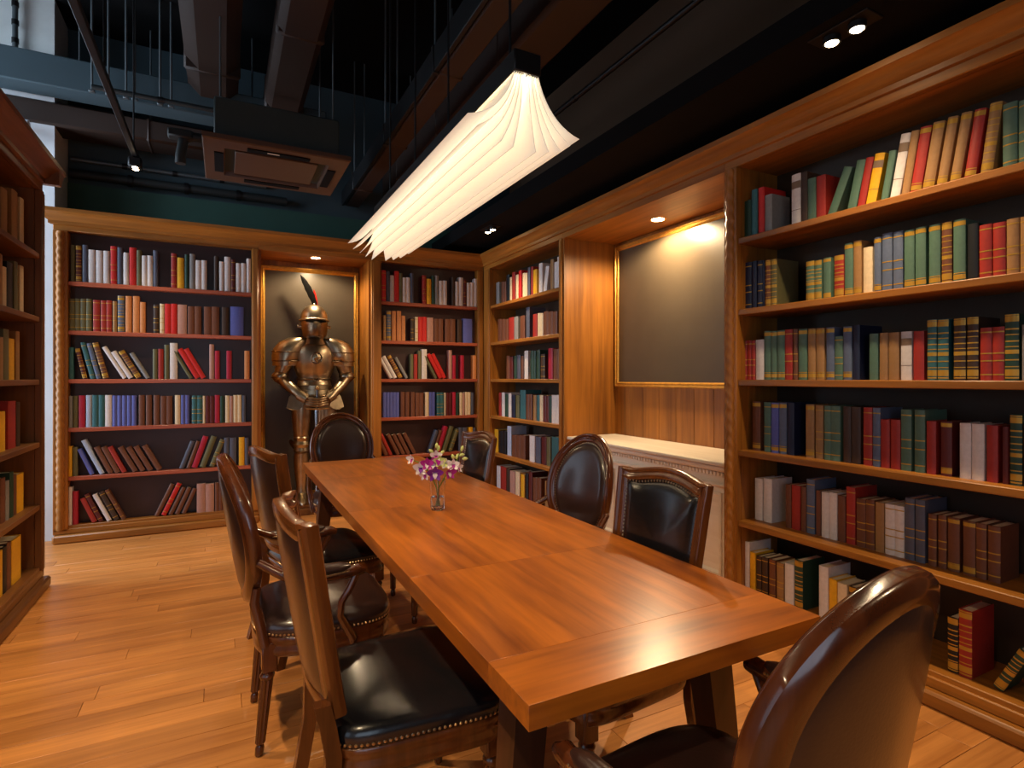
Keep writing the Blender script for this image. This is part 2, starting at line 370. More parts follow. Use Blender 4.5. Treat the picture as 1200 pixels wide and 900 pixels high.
# alcove between the two right-hand bookcases
al = thing('alcove', 'oak lined alcove with a downlight between the corner bookcase and the wide bookcase', 'alcove', (XR, 3.3, 0))
MB(FR).box(1.69, 1.71, 0, .58, 0, ZO).build('side_panel', 'oak_z', al)
MB(FR).box(3.47, 3.49, .03, .58, 0, ZO).build('side_panel', 'oak_z', al)
k = 1.71
for i in range(9):
    w = (3.47-1.71)/9; MB(FR).cbox(k+.001, k+w-.001, .56, .58, 0, ZO, .003).build('plank', 'oak_z', al); k += w
MB(FR).box(1.69, 3.49, 0, .58, ZO, ZO+.03).build('soffit_board', 'oak_y', al)
MB(FR).cbox(1.69, 3.49, -.005, .0, ZO, 2.72, .002).build('header', 'oak_y', al)
def framed(name, label, T, s0, s1, z0, z1, t, loc, pm, wdt=.045):
    r = thing(name, label, 'panel', loc)
    MB(T).box(s0+wdt*.5, s1-wdt*.5, t-.012, t, z0+wdt*.5, z1-wdt*.5).build('panel', pm, r)
    out = [(s0, t, z0), (s1, t, z0), (s1, t, z1), (s0, t, z1)]
    prof = [(0, 0), (0, .022), (.006, .03), (.014, .03), (.018, .022), (.028, .02), (.032, .026), (.04, .022), (wdt, .012), (wdt, 0)]
    for i in range(4):
        a, b = Vector(out[i]), Vector(out[(i+1) % 4]); d = (b-a).normalized(); c = Vector(((s0+s1)/2, t, (z0+z1)/2)); inn = Vector((-d.z, 0, d.x))
        if inn.dot(c-a) < 0: inn = -inn
        MB(T).loft([[tuple(a+(inn+d)*u+Vector((0, -w, 0))) for u, w in prof], [tuple(b+(inn-d)*u+Vector((0, -w, 0))) for u, w in prof]]).build('frame', 'gold', r)
    return r
framed('framed_panel', 'dark glossy panel in a gold frame on the alcove wall', FR, 1.735, 3.445, 1.30, 2.585, .56, (XR+.56, 3.3, 1.3), 'alcove_panel')
# niche of the suit of armour
ni = thing('niche', 'oak lined niche with a downlight behind the suit of armour', 'niche', (.84, YB, 0))
MB(FB).box(.30, .32, .03, .5, 0, ZO).build('side_panel', 'oak_z', ni)
MB(FB).box(1.355, 1.375, .03, .5, 0, ZO).build('side_panel', 'oak_z', ni)
MB(FB).box(.30, 1.375, .5, .52, 0, ZO).build('back_panel', 'oak_z', ni)
MB(FB).box(.30, 1.375, 0, .52, ZO, ZO+.03).build('soffit_board', 'oak_x', ni)
MB(FB).cbox(.30, 1.375, -.005, 0, ZO, 2.72, .002).build('header', 'oak_x', ni)
framed('framed_panel', 'tall grey panel in a gold frame behind the suit of armour', FB, .335, 1.345, .12, 2.56, .495, (.84, YB+.5, 0), 'grey_panel', .05)
# white mantel cabinet
mc = thing('mantel_cabinet', 'whitewashed carved mantel cabinet standing in the alcove', 'cabinet', (XR, 3.3, 0))
b = MB(FR); b.cbox(1.75, 3.43, .10, .54, .09, .80, .006); b.build('body', 'white_paint', mc)
MB(FR).cbox(1.72, 3.46, .02, .555, .84, .865, .006).build('top', 'white_paint', mc)
MB(FR).cbox(1.735, 3.445, .05, .55, .80, .84, .012).build('moulding', 'white_paint', mc)
MB(FR).cbox(1.745, 3.435, .075, .2, .70, .722, .008).build('moulding', 'white_paint', mc)
MB(FR).cbox(1.74, 3.44, .07, .54, 0, .09, .008).build('plinth', 'white_paint', mc)
d = MB(FR)
for i in range(56): d.cbox(1.76+i*.03, 1.778+i*.03, .082, .11, .765, .79, .003)
d.build('dentil_row', 'white_paint', mc, kind='stuff')
for i in range(3):
    a = 1.80+i*.54; MB(FR).outline_sweep([(a, .1, .14), (a+.5, .1, .14), (a+.5, .1, .66), (a, .1, .66)], [(0, 0), (0, .012), (.02, .016), (.035, .006), (.04, 0)], (0, -1, 0)).build('door_moulding', 'white_paint', mc)

# ------------------------------------------------------------------ books
COLS = {'r': ('red', (164, 44, 34)), 'R': ('bright red', (206, 36, 30)), 'm': ('maroon', (92, 26, 24)), 'g': ('sage green', (84, 114, 96)), 'G': ('dark green', (34, 66, 52)),
 't': ('teal', (52, 104, 110)), 'n': ('navy', (22, 30, 60)), 'b': ('blue-grey', (92, 104, 130)), 'B': ('blue', (92, 100, 176)), 'w': ('white', (222, 212, 208)), 'c': ('cream', (226, 202, 164)),
 'e': ('grey', (138, 136, 134)), 'y': ('yellow', (232, 172, 28)), 'o': ('tan', (160, 118, 72)), 'O': ('orange-tan', (208, 134, 78)), 'k': ('black', (18, 20, 24)), 'd': ('dark brown', (66, 46, 34)),
 'l': ('slate', (84, 88, 106)), 'q': ('dusty pink', (184, 138, 124)), 'v': ('olive', (104, 100, 66)), 'u': ('brown', (112, 66, 44)), 'x': ('crimson', (176, 28, 56)), 'a': ('pale blue', (176, 190, 214))}
for k_, (nm, c) in COLS.items(): M['cloth_'+k_] = mat(nm.replace(' ', '_')+'_book_cloth', c, .5, noise=.07, nscale=60)
STY = {0: '', 1: 'gilt-banded ', 2: 'ornately gilded ', 3: 'titled ', 4: 'gilt-footed '}
ORD = 'first second third fourth fifth sixth seventh eighth ninth tenth eleventh twelfth thirteenth fourteenth fifteenth sixteenth seventeenth eighteenth nineteenth twentieth'.split()
ORD += ['twenty-'+o for o in ORD[:9]]+['thirtieth']+['thirty-'+o for o in ORD[:9]]+['fortieth']
def spine_pts(w, off=0, n=5):
    r = min(.006, w*.28)
    return [(w/2-(w/2+off)*math.cos(PI*k/(n-1)), r-(r+off)*math.sin(PI*k/(n-1))) for k in range(n)]
def cover_geo(mb, w, d, h):
    t = min(.0028, w*.16); sp = spine_pts(w); inner = [(w-t, d), (w-t, .012), (t, .012), (t, d)]
    prof = [(0, d)]+sp+[(w, d)]+inner
    mb.loft([[(x, y_, z) for x, y_ in prof] for z in (0, h)])
def page_geo(mb, w, d, h):
    t = min(.0028, w*.16); mb.box(t, w-t, .011, d-.004, .003, h-.004)
def band_geo(mb, w, za, zb, off=.0007):
    sp = [p for p in spine_pts(w, off)]
    mb.loft([[(x, y_, z) for x, y_ in sp] for z in (za, zb)], closed=False, cap=False)
def bands(st, h):
    if st == 1: return [(k*h, k*h+.005) for k in (.1, .36, .5, .9)]
    if st == 2: return [(k*h, k*h+e) for k, e in ((.03, .006), (.07, .026), (.2, .004), (.3, .005), (.4, .016), (.5, .004), (.58, .005), (.68, .004), (.76, .006), (.88, .022), (.97, .005))]
    if st == 3: return [(.72*h, .86*h), (.3*h, .31*h)]
    if st == 4: return [(.05*h, .05*h+.02), (.14*h, .14*h+.004), (.9*h, .97*h)]
    return []
def parse(txt):
    out = []
    for it in txt.split(','):
        q = it.split(); x0, x1, top = float(q[0]), float(q[1]), float(q[2]); n = 1; lean = 0
        st = 0
        for e in q[4:]:
            if e[0] == '*': n = int(e[1:])
            elif e[0] == 'L': lean = float(e[1:])
            else: st = int(e)
        for i in range(n): out.append((x0+(x1-x0)*i/n, x0+(x1-x0)*(i+1)/n, top, q[3], st, lean))
    return out
SHELF_WORD = ['top', 'second', 'third', 'fourth', 'fifth', 'bottom']
def place_books(rows, plane, setback, kind, case, ref, group, detail=True, stuff=None, dmax=.2, shift=0, clip=-99):
    for ri, txt in enumerate(rows):
        z0 = ZS[ri]; sb = setback[ri] if hasattr(setback, '__len__') else setback
        bl = parse(txt)
        for i, (x0, x1, top, c, st, lean) in enumerate(bl):
            if kind == 'R':
                Xs = XR+sb; a0 = onX(x0, 443, Xs)[0]; a1 = onX(x1, 443, Xs)[0]; zt = onX((x0+x1)/2, top, Xs)[1]; w = abs(a1-a0); loc = (Xs, a0, z0); rz = -PI/2
            elif kind == 'B':
                Ys = YB+sb; a0 = onY(x0, 443, Ys)[0]; a1 = onY(x1, 443, Ys)[0]; zt = onY((x0+x1)/2, top, Ys)[1]; w = abs(a1-a0); loc = (a0+shift, Ys, z0); rz = 0
                if a0+shift < clip: continue
            else:
                Xs = -1.07-sb; a0 = onX(x0, 443, Xs)[0]; a1 = onX(x1, 443, Xs)[0]; zt = onX((x0+x1)/2, top, Xs)[1]; w = abs(a1-a0); loc = (Xs, a0, z0); rz = PI/2
            w = max(w-.0012, .006); h = max(.12, min(zt-z0, .375)); L = math.radians(lean)
            d = min(dmax, h*.72)
            if lean:
                w *= math.cos(L)*.97; h = (h-w*abs(math.sin(L)))/math.cos(L)
            m4 = Matrix.Translation(loc) @ Matrix.Rotation(rz, 4, 'Z')
            if lean > 0: m4 = m4 @ Matrix.Translation((0, 0, w*math.sin(L)+.0004)) @ Matrix.Rotation(L, 4, 'Y')
            elif lean < 0: m4 = m4 @ Matrix.Translation((0, 0, .0004)) @ Matrix.Rotation(L, 4, 'Y')
            if stuff is not None:
                mb, slots = stuff
                def T(p, m4=m4): return m4 @ Vector(p)
                mb.T = T
                def mi(k):
                    if k not in slots: slots.append(k)
                    return slots.index(k)
                mb.m = mi('cloth_'+c); cover_geo(mb, w, d, h)
                mb.m = mi('paper'); page_geo(mb, w, d, h)
                mb.m = mi('ink' if st == 3 else 'gilt')
                for za, zb in bands(st, h): band_geo(mb, w, za, zb)
                continue
            mb = MB(); cover_geo(mb, w, d, h); o = mb.build('book', 'cloth_'+c); o.matrix_world = m4
            tag(o, '%s %sbook, %s from %s, %s shelf of the %s' % (COLS[c][0], STY[st], ORD[len(bl)-1-i if kind == 'L' else i], ref, SHELF_WORD[ri], case), 'book', group)
            p = MB(); page_geo(p, w, d, h); p.build('pages', 'paper', o)
            bs = bands(st, h)
            if bs and detail:
                g = MB()
                for za, zb in bs: band_geo(g, w, za, zb)
                g.build('title_block' if st == 3 else 'gilt_bands', 'ink' if st == 3 else 'gilt', o, kind='stuff')
RROWS = [
 '871.6 879.8 235 G,880 887 222 t,888 895 219.6 R,895.7 904.2 228 e,927 937.6 204 w 3,938 945.5 201.5 d,945.8 955.6 208.6 g,956 967 205.5 r,969 980 199.6 g L22,992 1003 190 g L12,1003.5 1013 187 r L11,1013.7 1026 182 y L11 3,1031 1040 179 g L10,1042 1054 160 w L10 3,1055 1065 156.5 o L9,1065.5 1079 151.5 r L9 4,1080 1094 146 o L9 4,1096.5 1109 140.5 o L9 4,1112 1125 135.5 o L9 4,1129 1143 131 r L8 4,1148 1163 123 o L7 2,1174.5 1192 120 g 1,1193 1211 116 g 1',
 '872 880 307.5 n 1,880.5 886 306 n,887 893 305.5 n 1,893.7 895.7 305 n,896 902.5 304.5 u 2,902.5 909.6 303.5 v 2,944 953.5 306 g 2,953.5 962 305 g 2,964 973 302 g 4,977 988 299 r 2,989 999 285 g 4,999.5 1009 282 o 4,1011 1022 289.5 c,1023.6 1032 278 b 4,1033 1045 273 b 1,1046 1057.6 271 b 1,1059 1071 269.5 g 4,1072 1084.5 266 g 4,1088 1101.5 263 g 4,1103 1115 260 u 2,1116.5 1131 257 g 4,1133 1146 262 k,1147 1162 263 r 1,1163 1178 260.5 r 1,1179 1194 256 o 1,1195 1211 253 o 1',
 '869 875 399.5 r 1,875 880 399 r 1,880 884.5 399 r 1,885 894.7 398 w,894.7 902.5 388 g 4,902.5 909.6 388 g 4,910 919 387 g 4,919 928 386 r 1,928.7 934 385.5 u 1,935 945 385.5 g 4,946 955 385 o 4,955.6 965.5 384.5 o 4,967.6 977 383.5 b 4,977.5 987 394 g 1,987.5 997.5 382.5 b 4,999 1007 381 n,1018 1028.5 391 g,1030 1040 390 o,1040.6 1053 389.5 o,1055 1068 388.5 w 3,1069.7 1082.5 388 r,1086 1097 374.5 t 2,1098 1111 374 t 2,1117 1131 372.5 d 2,1132.7 1146 371 d 2,1148 1162 384 r 1,1162.5 1176.5 383 r 1,1177 1193.6 367.5 G 2,1197 1213 380 e',
 '881 890.5 470.5 u 4,894.7 902.5 471.5 g 1,903 911.7 472 B 4,912.4 921 472 b 4,922 930 472 n,943.6 953.5 474 o 4,955 964 475 o 1,965 973 475.5 g 1,973 984 476 g 1,987.5 996.7 476.5 d,997 1008 477 d,1011 1021.5 477.5 r 1,1022 1031 478 b 1,1031.5 1042 491.5 r,1043 1054.5 492 r,1055 1067.5 480 g 1,1071 1083.4 480.5 g 1,1085 1096.4 493.5 r,1102 1115 494 m 4,1124 1137.6 496 w,1138 1153 497 w,1155.6 1169 498.5 r,1174 1182 500 m,1183 1197.5 486 G 2,1199 1213 497 u',
 '884 893 561 w,894 904 561 w,920 926.5 568 u,927 937 569 r,938 944 571 u,944.5 954 562 b 1,955.6 961 575 u,962 971 577 w,971 980.4 577.5 w,981 990 581 u,991 1001.6 571 r 1,1003 1013.7 585 u 1,1014 1024 586 u 1,1025 1035.5 589 o,1036.5 1048 591 w 1,1048 1059 593 w 1,1060 1071 584 l 1,1072 1083.4 586 l 1,1087 1097 603 u 1,1098.6 1108.7 604 u 1,1110 1124 607 u 4,1128 1142.6 611 u 4,1143 1155.6 614 u 1,1157 1172 617 u 1',
 '869 877.7 634.5 w,878 884.7 647.5 y,885.5 891.5 652 d 1,892 899 653.5 d 1,900.5 908 656 u 1,909.5 917.7 660 o 1,919 929.7 661 w,930.5 940 657 G 2,959 970 664 w,970.7 980 679 y,980.7 992 684 c,994 1002.5 688 d 2,1007 1016 689 d 2,1020 1032 692 d 2,1110 1122 724 k 2,1123 1138.5 715.5 r 2,1163 1178 752 G L25 2']
place_books(RROWS, 'X', [.05, .06, .06, .075, .11, .06], 'R', 'wide bookcase', 'the rope post', 'books in the wide bookcase', dmax=.19)
LROWS = ['3 10 222 o,15 22 224 o,24.5 29 233 c', '0 4 298 o,4.3 8.7 313 c,9.5 16 308 k,18 21.7 307 v,24.5 28.7 312 c', '0 5 395 o,5.6 11.8 386 v,12 18 397 y,20 24 388.5 o',
 '1 7.5 482 y,11 20 470 r,20.7 24.5 471 d', '2 7.5 560 u,8 12 563 e,13 17 553 G,17.5 20.5 556 u,20.8 29 555 y', '0 4 645 y,4.5 9 640 k,9.5 14 635 u,15 26 630 y']
place_books(LROWS, 'X', .05, 'L', 'free-standing bookcase', 'the end panel', 'books in the free-standing bookcase', dmax=.2)
PROWS = [
 '82.5 87.6 287 v,88.6 95.5 287.5 m 2,96.5 103 287 l,103.5 111.8 292.5 w,112.5 120.6 293.5 w,121 128.5 294 w,129.4 137 288.5 R 1,137.5 143.8 290 l,144.4 151 296 w,151.5 159.7 290 R,160 166 293 v,166 179 299.5 w *2,179.6 185.4 293.5 l,200.7 207 297 r 1,207.6 215.7 302 y,216.6 221.4 298 G,222 228.7 297.5 e,229 236 305 w,236 242.5 305 w,251 256 300 d,257 262.6 306.5 w,263 270.3 301 w,271 275.7 304 m 1,276.6 288.5 308.5 w *2,289 294 303 w',
 '81 107.4 350 v 1 *4,109 117 351.5 r 1,118 131 352 r 1 *2,132 137 353 o 1,138 145.7 346.5 b 2,147 154.3 347 O,155.7 163.5 347 O,164 170.6 354 O,180 186 357 d 1,187.3 192.7 356 c 1,193 207.6 356 R *2,208 219 357 q,220 236 359 u *2,239 257 359.5 u *2,260 268 360 d,270 285.6 359.5 B',
 '80.5 86 407 t,97 103 408 m L-12 2,106 112 401 t L-13 1,113 119 402 b L-13 1,121 128 401 u L-14 2,144 150 406 w L-29,150.5 158 411 w L-29,160 168 410 u L-29 2,171 177 413 e L-29,179 184.6 409 v,185.4 191.7 409 r,192.7 198 404 v,199 208 402 w,222 227 411 v L-28,229 243 408 R L-28 *2,245.4 251 403.5 q,251.7 257.5 411 x,265.5 271.6 411 x,286.6 292.7 411 O',
 '80.5 85 464 e,85.5 91 464 v,92 99.7 463.5 x,100.7 107.4 463 a,108 122.7 463 t *2,123 131 463 w,131.5 160 463.5 B *5,162.6 169.7 463 u,171 178 463 u,180 187 463 u,188 202 464 u *2,205 211.5 463 c,212 222 463 B *2,225 237 463.5 t 1 *2,237.7 240.6 464 c,241 251 464 m *2,251.7 257.5 463 x,258 262.6 464 G,264 269 463.5 c,269.3 273 464 q,273.5 283 463 c *2,283.7 288 463.5 l',
 '80 84.4 523 y,85 90.7 524 v,105.5 111 525 B L-22,117 123.7 514 a L-24,127 134 522 u L-24,135 142 522 u L-24,143 149.5 522 r L-25,156 163 522 u L-27,165 172 522 u L-27,174 181 521 u L-27,184 191 520 u L-27,210 216 517 l L20,218.5 223.5 517 u L18,224.5 232 511 x L18,234 241.5 511 v L19,245.5 252 515 v L20 1,262.6 268.4 513 l,269 277 513 l,280 286.6 512.5 y,287 291.5 513 l',
 '80 84.4 571 w,85 91 576 x,108 115 582 r L-22,116 122 577 m L-23 1,125.6 132 577 w L-24,134 141 574 d L-24 1,143 148 572 u L-25 1,181 187 568 u L24,189 195.6 567 R L24 1,197.5 203 572 u L24,205 211 572 u L23,213 218.6 573 u L22,230.6 251 567 q *2,252 265 566 u *3,265.5 273 566 u']
place_books(PROWS, 'Y', .012, 'B', 'framed book print', 'the rope-carved edge', 'printed books in the framed book wall', dmax=.066)  # books of the flat print, modelled as thin separate volumes
CROWS = [
 '581 584.7 331 e,587 592.6 330 u *2,593 596 322 k,597 599.3 325 c,599.6 603 319 r,604 607 322 c,607.3 610.6 317 R,612 617.4 320 c *2,618 620.7 313.5 l,622 624 312.5 r,624.4 628.7 316 y,631 635 308.5 w,636 640 312 w L12,644.6 648 304 o,649 652.5 307 w,652.5 655.6 301 w,656 657.8 304 r',
 '583 595 374 u *3,595.7 601.8 372 r,602 606.7 371 e,609 614.6 370 u,616 620 360 l,624 629 368 r,629.7 636 367 c *2,636.6 652.5 365 u *3',
 '593 596.7 417 u,596.7 600.5 418 m,601.7 605 417 G,605.6 609.4 416 l,610 613 417 u,614 618.3 411 w,621 627 411 G *2,628 632 410 G,633 637.8 415 d 1,642 647 408 x,648 654.4 409 u,654.7 658 414 m',
 '584 587 460 r,587.5 591 460 w,591 595 462 G,595.3 598.7 461 w,599 603 463 n,604 608 463 v,609 615.5 457 t,616 623 462 u *2,624.4 628 463 o,628.7 631.7 463 t,632 635.8 463 c,636 642.8 464 m *2,643 645.5 464 G,646 656.7 463 w *2,657 659 464 n',
 '578.6 583.4 503 y,584 592.6 505 k *2,594 598.7 499.5 a,599.3 615 510 u *3,620 626 510.5 w,627 633 512 l,634 639.7 512 m,640 644.6 512 v,646 654 512 t',
 '581.6 586 546 w,586 592.6 547 r,593 596 549 d,597 603 552 q,603.6 608.5 553 c,610 614 556 y,615 618 555 k,619 623 553 m,624 633.6 560 u *2,638 643 564 o']
sm, slots = MB(), []
place_books(CROWS, 'X', .05, 'R', '', '', '', stuff=(sm, slots), dmax=.19)
place_books(PROWS, 'Y', .012, 'B', '', '', '', stuff=(sm, slots), dmax=.066, shift=2.36, clip=1.483)  # the printed rows again, moved along to the narrow print
sm.T = None
tag(sm.build('book_rows', slots), 'rows of small books filling the corner bookcase and the narrow framed book print', 'books', kind='stuff')

# ------------------------------------------------------------------ table
TX0, TX1, TY0, TY1, TZ = .505, 1.36, .91, 4.26, .77
tb = thing('dining_table', 'long honey-brown wooden table with splayed dark legs', 'table', ((TX0+TX1)/2, 2.585, 0))
ys = [TY0, 1.09, 1.66, 2.6, 3.5, 4.08, TY1]
for i in range(6):
    e = i in (0, 5)
    MB().cbox(TX0, TX1, ys[i]+(0 if i == 0 else .0002), ys[i+1]-(0 if i == 5 else .0002), TZ-.05, TZ, .0006).build('board', 'table_end' if e else 'table', tb)
ap = MB(); ap.cbox(TX0+.18, TX1-.18, TY0+.2, TY0+.225, TZ-.13, TZ-.05); ap.cbox(TX0+.18, TX1-.18, TY1-.225, TY1-.2, TZ-.13, TZ-.05)
ap.cbox(TX0+.18, TX0+.205, TY0+.2, TY1-.2, TZ-.13, TZ-.05); ap.cbox(TX1-.205, TX1-.18, TY0+.2, TY1-.2, TZ-.13, TZ-.05); ap.build('apron', 'table_leg', tb)
for sx, x in ((-1, TX0+.14), (1, TX1-.14)):
    for sy, yy in ((-1, TY0+.26), (1, TY1-.26)):
        l = []
        for z, w, o in ((TZ-.05, .045, 0), (.4, .04, .035), (0, .034, .075)):
            cx, cy = x+sx*o, yy+sy*o*.4; l.append([(cx-w, cy-w, z), (cx+w, cy-w, z), (cx+w, cy+w, z), (cx-w, cy+w, z)])
        MB().loft(l).build('leg', 'table_leg', tb)

# ------------------------------------------------------------------ chairs (face +x, back at -x)
def nails(mb, pts, nrm, step=.0145, r=.0048):
    P = [Vector(p) for p in pts]; P.append(P[0]); n = Vector(nrm); acc = 0
    for a, b in zip(P[:-1], P[1:]):
        L = (b-a).length; k = -acc % step if acc else 0
        t = (step-acc) if acc else 0
        while t < L:
            p = a+(b-a)*(t/L); nn = n if nrm != (0, 0, 0) else Vector((p.x, p.y, 0)).normalized()
            u = nn.orthogonal().normalized(); w = nn.cross(u)
            ring = [p+(u*math.cos(PI*q/3)+w*math.sin(PI*q/3))*r for q in range(6)]
            ring2 = [p+(u*math.cos(PI*q/3)+w*math.sin(PI*q/3))*r*.6+nn*r*.6 for q in range(6)]
            mb.loft([[tuple(v) for v in ring], [tuple(v) for v in ring2]]); t += step
        acc = L-(t-step)
def seat_outline(a, wf, wr, n, z, N=56, k=1.0):
    out = []
    for i in range(N):
        t = 2*PI*i/N; c, s_ = math.cos(t), math.sin(t)
        x = a*math.copysign(abs(c)**(2/n), c); hw = (wr+(wf-wr)*(x+a)/(2*a)); yv = hw*math.copysign(abs(s_)**(2/n), s_)
        out.append((x*k+.02, yv*k, z))
    return out
def turned_leg(name, x, y, z1, m, root, lean=(0, 0)):
    prof = [(.011, 0), (.015, .006), (.016, .03), (.012, .04), (.017, .048), (.0165, .06), (.021, z1-.085), (.026, z1-.075), (.026, z1-.068), (.02, z1-.06), (.025, z1-.052)]
    f = lambda p: (p[0]+lean[0]*(z1-p[2])/z1, p[1]+lean[1]*(z1-p[2])/z1, p[2])
    b = MB()
    b.lathe(prof[:5], 20, (x, y, 0), fn=f); b.lathe([(.017, .048)]+[(.0165+.0045*k/6, .06+(z1-.145)*k/6) for k in range(7)], 40, (x, y, 0), flute=.07, nf=10, fn=f)
    b.lathe(prof[6:], 20, (x, y, 0), fn=f); b.cbox(x-.027, x+.027, y-.027, y+.027, z1-.055, z1+.05, .005)
    return b.build(name, m, root)
def back_pt(u, v, off=0, base=(-.235, .46), tilt=math.radians(9.5)):
    # u across, v up the tilted back plane, off forwards
    off = off+.9*u*u
    return (base[0]-v*math.sin(tilt)+off*math.cos(tilt), u, base[1]+v*math.cos(tilt)+off*math.sin(tilt))
BN = Vector(back_pt(0, 0, 1))-Vector(back_pt(0, 0, 0))
def pad(o, cv, levels, sg=1, off0=0):
    # upholstery that follows the curved back: levels (scale, height); sg -1 for the outer side
    return MB().loft([[back_pt(u*k, cv+(v-cv)*k, off0+sg*h) for u, v in o] for k, h in levels])
def frame_uv(o, prof):
    n = len(o); cu = sum(p[0] for p in o)/n; cv = sum(p[1] for p in o)/n; rings = []
    for i in range(n):
        du, dv = o[(i+1) % n][0]-o[i-1][0], o[(i+1) % n][1]-o[i-1][1]; L = math.hypot(du, dv); iu, iv = -dv/L, du/L
        if iu*(cu-o[i][0])+iv*(cv-o[i][1]) < 0: iu, iv = -iu, -iv
        rings.append([back_pt(o[i][0]+iu*a, o[i][1]+iv*a, b) for a, b in prof])
    return MB().loft(rings+[rings[0]], cap=False)
def make_square():
    r = thing('dining_chair', 'x', 'chair', (0, 0, 0))
    w = 'chair_sq'
    so = seat_outline(.245, .28, .235, 6, .435)
    MB().dome(so, [(1, 0), (1.012, .012), (1.012, .028), (.985, .044), (.93, .055), (.8, .064), (.55, .072), (.25, .076), (.05, .077)], (0, 0, 1)).build('seat', 'leather', r, ang=60)
    MB().dome(so, [(.985, -.075), (1.0, -.07), (1.004, -.05), (.99, -.04), (.99, -.03), (1.012, -.02), (1.012, -.004), (.995, 0)], (0, 0, 1)).build('seat_rail', w, r, ang=50)
    nb = MB(); nails(nb, [(p[0]*1.013, p[1]*1.013, .443) for p in so], (0, 0, 0)); nb.build('nailhead_trim', 'brass', r, kind='stuff')
    for s in (-1, 1):
        turned_leg('leg', .215, s*.225, .36, w, r)
        path = [(-.29, s*.215, 0), (-.25, s*.21, .15), (-.225, s*.205, .3), (-.222, s*.205, .42), (-.236, s*.208, .5), (-.25, s*.21, .56)]
        b = MB(); b.loft([[(p[0]-.02, p[1]-.018, p[2]), (p[0]+.02, p[1]-.018, p[2]), (p[0]+.02, p[1]+.018, p[2]), (p[0]-.02, p[1]+.018, p[2])] for p in path]); b.build('leg', w, r)
    # back: outline with a camel crest
    o = []
    H, hw = .587, .235
    bot, top = .05, H-.03
    for i in range(8): o.append((-.215+.43*i/7, bot))
    for i in range(1, 9): o.append((.215+(.025)*i/8, bot+(top-bot)*i/8))
    for i in range(1, 17):
        t = i/17; u = .24-.48*t; q = abs(u)/.24; vv = top+.03*math.cos(min(q/.8, 1)*PI/2)**1.2-(.012*max(0, (q-.8)/.2-.0) if q > .8 else 0)*-1
        o.append((u, vv))
    o.append((-.24, top))
    for i in range(1, 8): o.append((-.24+.025*i/8, top-(top-bot)*i/8))
    pts = [back_pt(u, v) for u, v in o]
    prof = [(0, -.016), (0, .010), (.006, .017), (.014, .017), (.019, .011), (.026, .013), (.032, .02), (.042, .02), (.05, .01), (.052, -.012), (.04, -.02), (.012, -.02)]
    frame_uv(o, prof+[prof[0]]).build('back_frame', w, r, ang=62)
    c = sum((Vector(p) for p in pts), Vector())/len(pts)
    inn = [(u*.79, .3+(v-.3)*.80) for u, v in o]
    pad(inn, .3, [(1.06, -.006), (1.0, .006), (.94, .016), (.8, .024), (.5, .030), (.25, .032), (.05, .0325)], 1, .004).build('back_pad', 'leather', r, ang=60)
    pad(inn, .3, [(1.06, 0), (1.0, .004), (.8, .008), (.5, .009), (.05, .010)], -1, -.014).build('back_cover', 'leather_br', r, ang=60)
    nb = MB(); nails(nb, [back_pt(u*.80, .3+(v-.3)*.815, .013) for u, v in o], tuple(BN)); nb.build('nailhead_trim', 'brass', r, kind='stuff')
    return r
